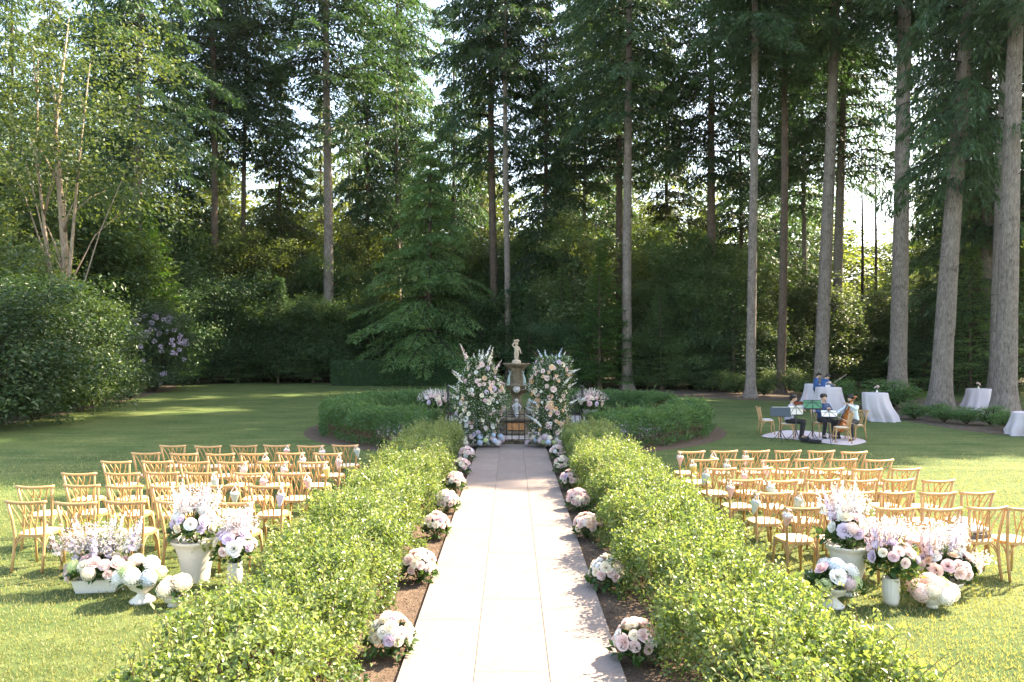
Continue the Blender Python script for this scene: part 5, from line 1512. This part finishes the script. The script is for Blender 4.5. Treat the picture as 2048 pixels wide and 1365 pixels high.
# instruments ---------------------------------------------------------------
def fiddle_outline(L):
    pts = []
    prof = [(0, .0), (.02, .14), (.08, .235), (.2, .285), (.32, .265), (.42, .185), (.46, .21), (.50, .165), (.58, .155), (.66, .175), (.70, .215), (.74, .195), (.84, .225), (.93, .19), (.985, .10), (1.0, .03)]
    right = [(w * L, s * L) for s, w in prof[1:]]
    left = [(-x, y) for x, y in right][::-1]
    return right + left
def fiddle(t, L, depth, neck, wood_m, pin=0):
    """body lies in the local XY plane, scroll towards +Y, front towards +Z"""
    ol = fiddle_outline(L)
    mb = MB().prism(ol, -depth * .5, depth * .5)
    top = [(x * .86, y * .96 + .02 * L) for x, y in ol]
    mb.prism(top, depth * .5 - .001, depth * .5 + .045 * L * .5)
    obj('body', mb.mesh('body'), M[wood_m], t)
    z = depth * .5 + .05 * L
    fb = MB().box((0, L * .62 + neck * .5, z + .03 * L), (.07 * L, L * .75 + neck, .022 * L)); obj('fingerboard', fb.mesh('fingerboard'), M['ebony'], t)
    nk = MB().tube([(0, L * .97, depth * .3), (0, L + neck, z * .8)], [.045 * L, .036 * L], 8)
    nk.tube([(0, L + neck, z * .8), (0, L + neck + .16 * L, z * .5), (0, L + neck + .28 * L, z * .15), (0, L + neck + .30 * L, -z * .2), (0, L + neck + .24 * L, -z * .1)], [.045 * L, .042 * L, .04 * L, .035 * L, .02 * L], 8)
    for k in range(4): nk.tube([(-.14 * L, L + neck + (.06 + .05 * k) * L, z * .4), (.14 * L, L + neck + (.06 + .05 * k) * L, z * .4)], .012 * L, 5)
    obj('neck', nk.mesh('neck'), M[wood_m], t)
    obj('bridge', MB().box((0, L * .48, z + .03 * L), (.12 * L, .015 * L, .09 * L)).mesh('bridge'), M['chairwood'], t)
    obj('tailpiece', MB().box((0, L * .2, z + .02 * L), (.09 * L, .32 * L, .02 * L)).mesh('tailpiece'), M['ebony'], t)
    for s in (-1, 1): obj('sound_hole', MB().tube([(s * .10 * L, L * .38, depth * .5 + .024 * L), (s * .115 * L, L * .46, depth * .5 + .024 * L), (s * .09 * L, L * .55, depth * .5 + .024 * L)], .012 * L, 5).mesh('sound_hole'), M['ebony'], t)
    for k in range(4): obj('string', MB().tube([((k - 1.5) * .016 * L, L * .3, z + .04 * L), ((k - 1.5) * .02 * L, L * .48, z + .078 * L), ((k - 1.5) * .013 * L, L + neck, z + .045 * L)], .002 * L, 3).mesh('string'), M['silver'], t)
    if pin: obj('endpin', MB().tube([(0, 0, 0), (0, -pin, 0)], [.009, .005], 6).mesh('endpin'), M['blackmetal'], t)
def frame(o, pos, y_axis, z_axis):
    y = Vector(y_axis).normalized(); z = Vector(z_axis); x = y.cross(z).normalized(); z = x.cross(y)
    o.matrix_world = Matrix.Translation(pos) @ Matrix((x, y, z)).transposed().to_4x4()
def bow(label, a, b):
    a, b = Vector(a), Vector(b)
    t = thing('instrument_bow', label, 'bow')
    off = Vector((0, 0, .022))
    obj('stick', MB().tube([a, a.lerp(b, .5) + off * .2, b], [.006, .005, .004], 6).mesh('stick'), M['varnishdark'], t)
    obj('hair', MB().tube([a - off + (b - a) * .05, b - off * .5], [.0055, .0055], 4).mesh('hair'), M['paper'], t)
    obj('frog', MB().box(tuple(a + (b - a) * .05 - off * .5), (.02, .02, .03)).mesh('frog'), M['ebony'], t)
    return t
def loc2w(loc, rz, p):
    return Vector(loc) + Matrix.Rotation(rz, 3, 'Z') @ Vector(p)

# ground cloth
bl = [gp(1522, 874), (gp(1575, 862)), gp(1640, 866), gp(1729, 881), gp(1702, 892), gp(1640, 886), gp(1580, 879)]
bl = [(x + rf.uniform(-.06, .06), y + rf.uniform(-.06, .06)) for x, y in smooth_poly(bl, 3)]
t = None
mb = MB(); n = len(bl); cxm = sum(p[0] for p in bl) / n; cym = sum(p[1] for p in bl) / n
rr = random.Random(3)
rings = [1.0, .85, .6, .3]
vs = [(cxm + (p[0] - cxm) * q, cym + (p[1] - cym) * q, .016 + (.012 * abs(math.sin(i * 1.7 + q * 9)) if q < 1 else .0)) for q in rings for i, p in enumerate(bl)] + [(cxm, cym, .02)]
fs = [(j * n + i, j * n + (i + 1) % n, (j + 1) * n + (i + 1) % n, (j + 1) * n + i) for j in range(3) for i in range(n)] + [(3 * n + i, 3 * n + (i + 1) % n, 4 * n) for i in range(n)]
o = obj('ground_cloth', mb.add(vs, fs).mesh('ground_cloth'), M['linen']); tag(o, 'crumpled pale lilac cloth spread on the grass under the musicians', 'cloth')
CZ = .03
# violinist: sits side-on, facing right and a little to the camera
vx, vy = xat(1578, 22.9), 22.9
vrz = rad(-118)
vp = (vx, vy, CZ - .01)
person('seated violinist in a lavender shirt and black trousers', vp, vrz, 'shirt_lav',
       base_seated(chest=(0, .05, .87), neck=(0, .08, 1.08), head=(.0, .13, 1.25), face=(-.35, 1, -.25), shoulder=[(-.17, .05, 1.0), (.17, .05, 1.0)],
                   elbow=[(-.20, .28, .86), (.30, .14, .80)], wrist=[(-.14, .50, 1.02), (.16, .38, .88)], hand=[(.05, .4, .7), (-.3, .9, .2)], palm=[(.6, .5, 0), (-.3, 0, -1)]), sleeve=.95)
put_chair(*(loc2w(vp, vrz, (0, -.24, 0)).to_2d()), vrz, 'honey wood chair carrying the violinist', 'chairs among the musicians')
vt = thing('violin', 'red-brown violin held under the violinist\'s chin', 'violin')
fiddle(vt, .355, .035, .13, 'varnishdark')
a = loc2w(vp, vrz, (-.06, .12, 1.10)); b = loc2w(vp, vrz, (-.17, .55, 1.08))
frame(vt, a, b - a, Vector((0, 0, 1)) + Matrix.Rotation(vrz, 3, 'Z') @ Vector((.45, 0, 0)))
bow('violin bow angled up in the violinist\'s hand', loc2w(vp, vrz, (.15, .45, .90)), loc2w(vp, vrz, (-.16, .50, 1.52)))
# clarinettist: faces the camera
kx, ky = xat(1645, 23.2), 23.2
krz = rad(180 + 6)
kp = (kx, ky, CZ - .01)
person('seated clarinet player in a navy shirt facing the aisle', kp, krz, 'shirt_navy',
       base_seated(head=(0, .08, 1.24), face=(0, 1, -.15), elbow=[(-.25, .14, .80), (.25, .14, .80)], wrist=[(-.05, .30, .93), (.05, .36, .78)], hand=[(.7, .6, .1), (-.7, .5, .1)], palm=[(.2, .6, -.7), (-.2, .6, -.7)],
                   knee=[(-.13, .40, .53), (.13, .42, .53)]), sleeve=.75)
put_chair(*(loc2w(kp, krz, (0, -.24, 0)).to_2d()), krz, 'honey wood chair carrying the clarinet player', 'chairs among the musicians')
ct = thing('clarinet', 'black clarinet with silver keys held by the player in navy', 'clarinet')
a, b = loc2w(kp, krz, (0, .175, 1.165)), loc2w(kp, krz, (0, .50, .62))
d_ = (b - a)
obj('tube', MB().tube([a, a + d_ * .12, a + d_ * .14, a + d_ * .9, a + d_ * .96, b], [.006, .011, .014, .0145, .022, .034], 10).mesh('tube'), M['ebony'], ct)
for f in (.14, .4, .62, .86): obj('ring', MB().tube([a + d_ * f, a + d_ * (f + .015)], .017, 10).mesh('ring'), M['silver'], ct)
for k in range(7): obj('key', MB().ball(tuple(a + d_ * (.24 + .085 * k) + Vector((0, -.014, .008))), (.011, .008, .011), 6, 5).mesh('key'), M['silver'], ct)
# cellist: faces left
cx_, cy_ = xat(1708, 22.6), 22.6
crz = rad(112)
cp = (cx_, cy_, CZ - .01)
person('seated cellist in a pale shirt leaning over the cello', cp, crz, 'shirt_pale',
       base_seated(chest=(0, .06, .87), neck=(0, .10, 1.08), head=(-.02, .15, 1.25), face=(.1, 1, -.3), knee=[(-.27, .40, .54), (.27, .40, .54)], ankle=[(-.27, .36, .09), (.27, .34, .09)], toe=[(-.33, .52, .04), (.33, .5, .04)],
                   shoulder=[(-.17, .06, 1.0), (.17, .06, 1.0)], elbow=[(-.30, .22, .95), (.28, .30, .84)], wrist=[(-.05, .32, 1.10), (.14, .56, .76)], hand=[(.7, .2, .2), (-.1, .9, -.1)], palm=[(.2, .2, -.8), (-.3, .1, -1)]), sleeve=.85)
put_chair(*(loc2w(cp, crz, (0, -.24, 0)).to_2d()), crz, 'honey wood chair carrying the cellist', 'chairs among the musicians')
cl = thing('cello', 'glossy orange cello held between the cellist\'s knees', 'cello')
fiddle(cl, .74, .115, .27, 'varnish', .26)
a, b = loc2w(cp, crz, (.04, .58, .24)), loc2w(cp, crz, (-.07, .20, 1.0))
frame(cl, a, b - a, Matrix.Rotation(crz, 3, 'Z') @ Vector((.45, 1, .4)))
bow('cello bow drawn low across the cello strings', loc2w(cp, crz, (.16, .62, .76)), loc2w(cp, crz, (-.50, .48, .52)))
# empty chairs of the group
put_chair(xat(1521, 24.0), 24.0, rad(-95), 'honey wood chair with a flat folder on its seat, beside the violinist', 'chairs among the musicians')
ch = put_chair(xat(1697, 21.75), 21.75, rad(78), 'empty honey wood chair close in front of the cellist', 'chairs among the musicians', z=CZ - .01)
fo = thing('seat_folder', 'flat lilac folder lying on the empty chair beside the violinist', 'folder', (xat(1521, 24.0) + .2, 24.0, .484), .1)
obj('cover', rbox((.30, .24, .018), (0, 0, .009), .004), M['shirt_lav'], fo)
obj('papers', rbox((.28, .22, .008), (0, 0, .023), .002), M['paper'], fo)
# music stands
def stand(px, d, label, panel, rz, h=1.02, w=.52, hh=.33, paper=None, frame_m='blackmetal', open_frame=False, tilt=20):
    x = xat(px, d)
    t = thing('music_stand', label, 'music stand', (x, d, CZ - .012), rz)
    obj('post', MB().tube([(0, 0, .14), (0, 0, h)], .012, 8).mesh('post'), M['blackmetal'], t)
    for k in range(3):
        a = k * 2 * PI / 3 + .5
        obj('leg', MB().tube([(0, 0, .36), (.14 * math.cos(a), .14 * math.sin(a), .14), (.30 * math.cos(a), .30 * math.sin(a), .0)], .009, 6).mesh('leg'), M['blackmetal'], t)
    R_ = Euler((rad(-tilt), 0, 0)).to_matrix()
    c = Vector((0, 0, h + hh * .35))
    if open_frame:
        for a, b in (((-w / 2, 0, -hh / 2), (w / 2, 0, -hh / 2)), ((-w / 2, 0, hh / 2), (w / 2, 0, hh / 2)), ((-w / 2, 0, -hh / 2), (0, 0, hh / 2)), ((w / 2, 0, -hh / 2), (0, 0, hh / 2)), ((0, 0, -hh / 2), (0, 0, hh / 2)), ((-w / 2, 0, hh * .2), (w / 2, 0, hh * .2))):
            obj('desk_bar', MB().tube([c + R_ @ Vector((a[0], -.012, a[2])), c + R_ @ Vector((b[0], -.012, b[2]))], .007, 5).mesh('desk_bar'), M['blackmetal'], t)
    obj('desk', MB().box(tuple(c), (w, .008, hh), rot=R_).mesh('desk'), M[panel], t)
    obj('ledge', MB().box(tuple(c + R_ @ Vector((0, .03, -hh / 2))), (w, .07, .008), rot=R_).mesh('ledge'), M['blackmetal'], t)
    if paper:
        for s in (-1, 1): obj('sheet', MB().box(tuple(c + R_ @ Vector((s * .12, .012, .02))), (.225, .004, hh * .95), rot=R_).mesh('sheet'), M['paper'], t)
stand(1561, 22.0, 'black solid-desk music stand in front of the violinist', 'slate', rad(-8), .80, .58, .27, True, tilt=16)
stand(1592, 22.2, 'black frame music stand holding pale sheets beside the solid black desk', 'paper', rad(6), .83, .42, .29, None, open_frame=True, tilt=16)
stand(1625, 22.0, 'green folding music stand in front of the clarinet player', 'greenpanel', rad(-5), 1.02, .52, .26, True, open_frame=True, tilt=24)
stand(1658, 21.7, 'black frame music stand with pale sheets in front of the cello', 'paper', rad(-10), .78, .42, .24, None, open_frame=True, tilt=40)
# bags on the cloth
for px, d, s, lab in ((1612, 22.0, (.34, .20, .10), 'flat black bag on the cloth under the green stand'), (1630, 21.75, (.38, .24, .09), 'floppy black case on the cloth in front of the clarinet player')):
    t = thing('black_bag', lab, 'bag', (xat(px, d), d, CZ - .006), rad(-20))
    obj('body', rbox(s, (0, 0, s[2] / 2), .035), M['black'], t)
    obj('strap', MB().tube([(-.1, -.05, s[2]), (-.05, -.1, s[2] + .05), (.06, -.1, s[2] + .05), (.1, -.05, s[2])], .01, 5).mesh('strap'), M['blackmetal'], t)

# ------------------------------------------------------------------ draped tables
def cloth_table(x, y, h, r, label, seed, drag=(0, 0), vase_k=1, flare=1.45):
    t = thing('draped_table', label, 'table', (x, y, .006))
    rr = random.Random(seed)
    n = 64; ph = [rr.uniform(0, 6) for _ in range(4)]
    prof = [(0.0, h), (r * .9, h), (r * .985, h - .004), (r, h - .018), (r * 1.02, h * .8), (r * 1.10, h * .5), (r * 1.24, h * .2), (r * flare, .02), (r * flare * 1.05, .004)]
    vs, fs = [], []
    for q, (pr, z) in enumerate(prof):
        for k in range(n):
            a = 2 * PI * k / n
            dn = max(0, (h - z) / h)
            fold = 1 + dn * .14 * (math.sin(9 * a + ph[0]) + .55 * math.sin(14 * a + ph[1]) + .4 * math.sin(5 * a + ph[2]))
            vs.append((pr * fold * math.cos(a) + drag[0] * dn ** 2, pr * fold * math.sin(a) + drag[1] * dn ** 2, z))
    for q in range(len(prof) - 1):
        for k in range(n):
            k2 = (k + 1) % n
            fs.append((q * n + k, q * n + k2, (q + 1) * n + k2, (q + 1) * n + k))
    obj('tablecloth', MB().add(vs, fs, 0, True).mesh('tablecloth'), M['linen'], t)
    obj('leg', MB().tube([(0, 0, 0), (0, 0, h - .03)], .035, 8).mesh('leg'), M['blackmetal'], t)
    if vase_k:
        bx, by = rr.uniform(-.1, .1), -.1
        v = thing('bud_vase', 'small bud vase of pink flowers on %s' % label.split(', ')[-1], 'vase', (x + bx, y + by, h + .006))
        obj('vase', MB().lathe([(.03, 0), (.04, .03), (.035, .07), (.015, .10), (.02, .12)], 12).mesh('vase'), M['white_ceramic'], v)
        greens(v, 'leaves', 26, dome(0, 0, .15, .05, .05, .05, .4), .05, .03, 'bouquet', seed)
        for k in range(5):
            a = rr.uniform(0, 6.28); bloom(v, 'rose', rr.choice(['blush', 'pink', 'cream']), (.05 * math.cos(a), .05 * math.sin(a), .17 + rr.uniform(0, .08)), (math.cos(a), math.sin(a), .8), .8)
    return t
cloth_table(xat(1657, 32.4), 32.4, 1.09, .53, 'draped cocktail table behind the clarinet player, the table beside the two people in blue', 1, (.05, 0), flare=1.15)
cloth_table(xat(1628, 35.4), 35.4, 1.09, .42, 'draped cocktail table half hidden behind the two people in blue', 2, (-.12, 0), 0, flare=1.15)
cloth_table(xat(1750, 28.4), 28.4, 1.09, .46, 'draped cocktail table beside the wide green shrub, its cloth trailing', 3, (.34, 0), flare=1.12)
cloth_table(xat(1958, 31.2), 31.2, 1.09, .48, 'draped cocktail table between the two thick leaning firs, far mulch bed', 4, (-.22, 0), flare=1.15)
cloth_table(xat(2068, 23.7), 23.7, .74, .60, 'low draped table beside the small path light', 5, (0, 0), 0, flare=1.15)
for k, lab in ((0, 'small bud vase of pink flowers on the table by the two people in blue'), (1, 'small bud vase of pink flowers on the table with the trailing cloth'), (2, 'small bud vase of pink flowers on the table between the thick firs')):
    bpy.data.objects['bud_vase' + ('' if k == 0 else '.%03d' % k)]['label'] = lab
# two people standing at the table
sp = (xat(1632, 33.6), 33.6, .006)
person('standing person in a blue shirt seen from the side behind the draped table', sp, rad(-105), 'shirt_blue', base_standing(head=(0, .13, 1.58), neck=(0, .05, 1.45), face=(0, 1, -.6)), sleeve=.9)
sp2 = (xat(1646, 33.3), 33.3, .006)
person('standing person in a blue shirt bending over the table holding a bow', sp2, rad(-80), 'shirt_blue',
       base_standing(chest=(0, .06, 1.26), neck=(0, .14, 1.43), head=(0, .24, 1.52), face=(0, 1, -1.0), shoulder=[(-.18, .1, 1.36), (.18, .1, 1.36)], wrist=[(-.10, .42, 1.18), (.12, .45, 1.14)], elbow=[(-.24, .2, 1.12), (.24, .22, 1.1)]), sleeve=.9)
bow('long bow pointing up in the hand of the person bending over the table', loc2w(sp2, rad(-80), (-.08, .48, 1.18)), loc2w(sp2, rad(-80), (-.04, 1.18, 1.62)))
# white loop-handled bag on that table
t = thing('gift_bag', 'small pale handled bag on the draped table by the two people in blue', 'bag', (xat(1654, 32.3), 32.3, 1.097))
obj('body', rbox((.12, .06, .10), (0, 0, .05), .01), M['ribbon'], t)
obj('handle', MB().tube(curve((-.06, 0, .09), (0, 0, .36), (.06, 0, .09), 9), .009, 6).mesh('handle'), M['ribbon'], t)
# path light
lx, ly = gp(2030, 868)
t = thing('path_light', 'small pale path light on a stake beside the low draped table', 'lamp', (lx, ly, 0))
obj('stake', MB().tube([(0, 0, 0), (0, 0, .42)], .014, 8).mesh('stake'), M['stone'], t)
obj('shade', MB().lathe([(.02, .40), (.05, .42), (.11, .48), (.105, .50), (.02, .54), (.001, .55)], 16).mesh('shade'), M['stone'], t)

# ------------------------------------------------------------------ second level: pieces that belong to a part
SUBS = {'fountain': {'water': 'pool_wall', 'orange_lit_panel': 'pool_wall', 'lion_mask': 'large_bowl', 'bowl_water': 'large_bowl', 'dolphin': 'upper_pedestal', 'statue_base': 'top_bowl'},
        'person': {'eye': 'body', 'mouth': 'body', 'hair': 'body'}, 'music_stand': {'ledge': 'desk', 'sheet': 'desk', 'desk_bar': 'desk'},
        'violin': {'bridge': 'body', 'sound_hole': 'body', 'tailpiece': 'body', 'string': 'fingerboard'}, 'cello': {'bridge': 'body', 'sound_hole': 'body', 'tailpiece': 'body', 'string': 'fingerboard'},
        'clarinet': {'ring': 'tube', 'key': 'tube'}, 'wooden_chair': {'seat': 'seat_rim'}, 'hard_case': {'latch': 'lid', 'handle': 'body'}}
stem_ = lambda s: s.split('.')[0]
bpy.context.view_layer.update()
for root in [o for o in C.objects if o.parent is None and stem_(o.name) in SUBS]:
    mp = SUBS[stem_(root.name)]; ch = list(root.children)
    for c in ch:
        tgt = mp.get(stem_(c.name))
        if tgt: c.parent = next(q for q in ch if stem_(q.name) == tgt)
# ------------------------------------------------------------------ thin summer haze in the air
hz = MB().box((0, 150, 30.0), (500, 420, 62.0)).mesh('haze')
hm = bpy.data.materials.new('haze'); hm.use_nodes = True
hn = hm.node_tree; hn.nodes.remove(hn.nodes['Principled BSDF'])
pv = hn.nodes.new('ShaderNodeVolumePrincipled')
pv.inputs['Color'].default_value = (0.93, 0.95, 1.0, 1)
pv.inputs['Density'].default_value = 0.00006
pv.inputs['Anisotropy'].default_value = 0.3
hn.links.new(pv.outputs[0], hn.nodes['Material Output'].inputs['Volume'])
ho = obj('haze', hz, hm); tag(ho, 'thin bright summer haze hanging in the air of the garden', 'haze', kind='stuff')
S.cycles.volume_bounces = 0
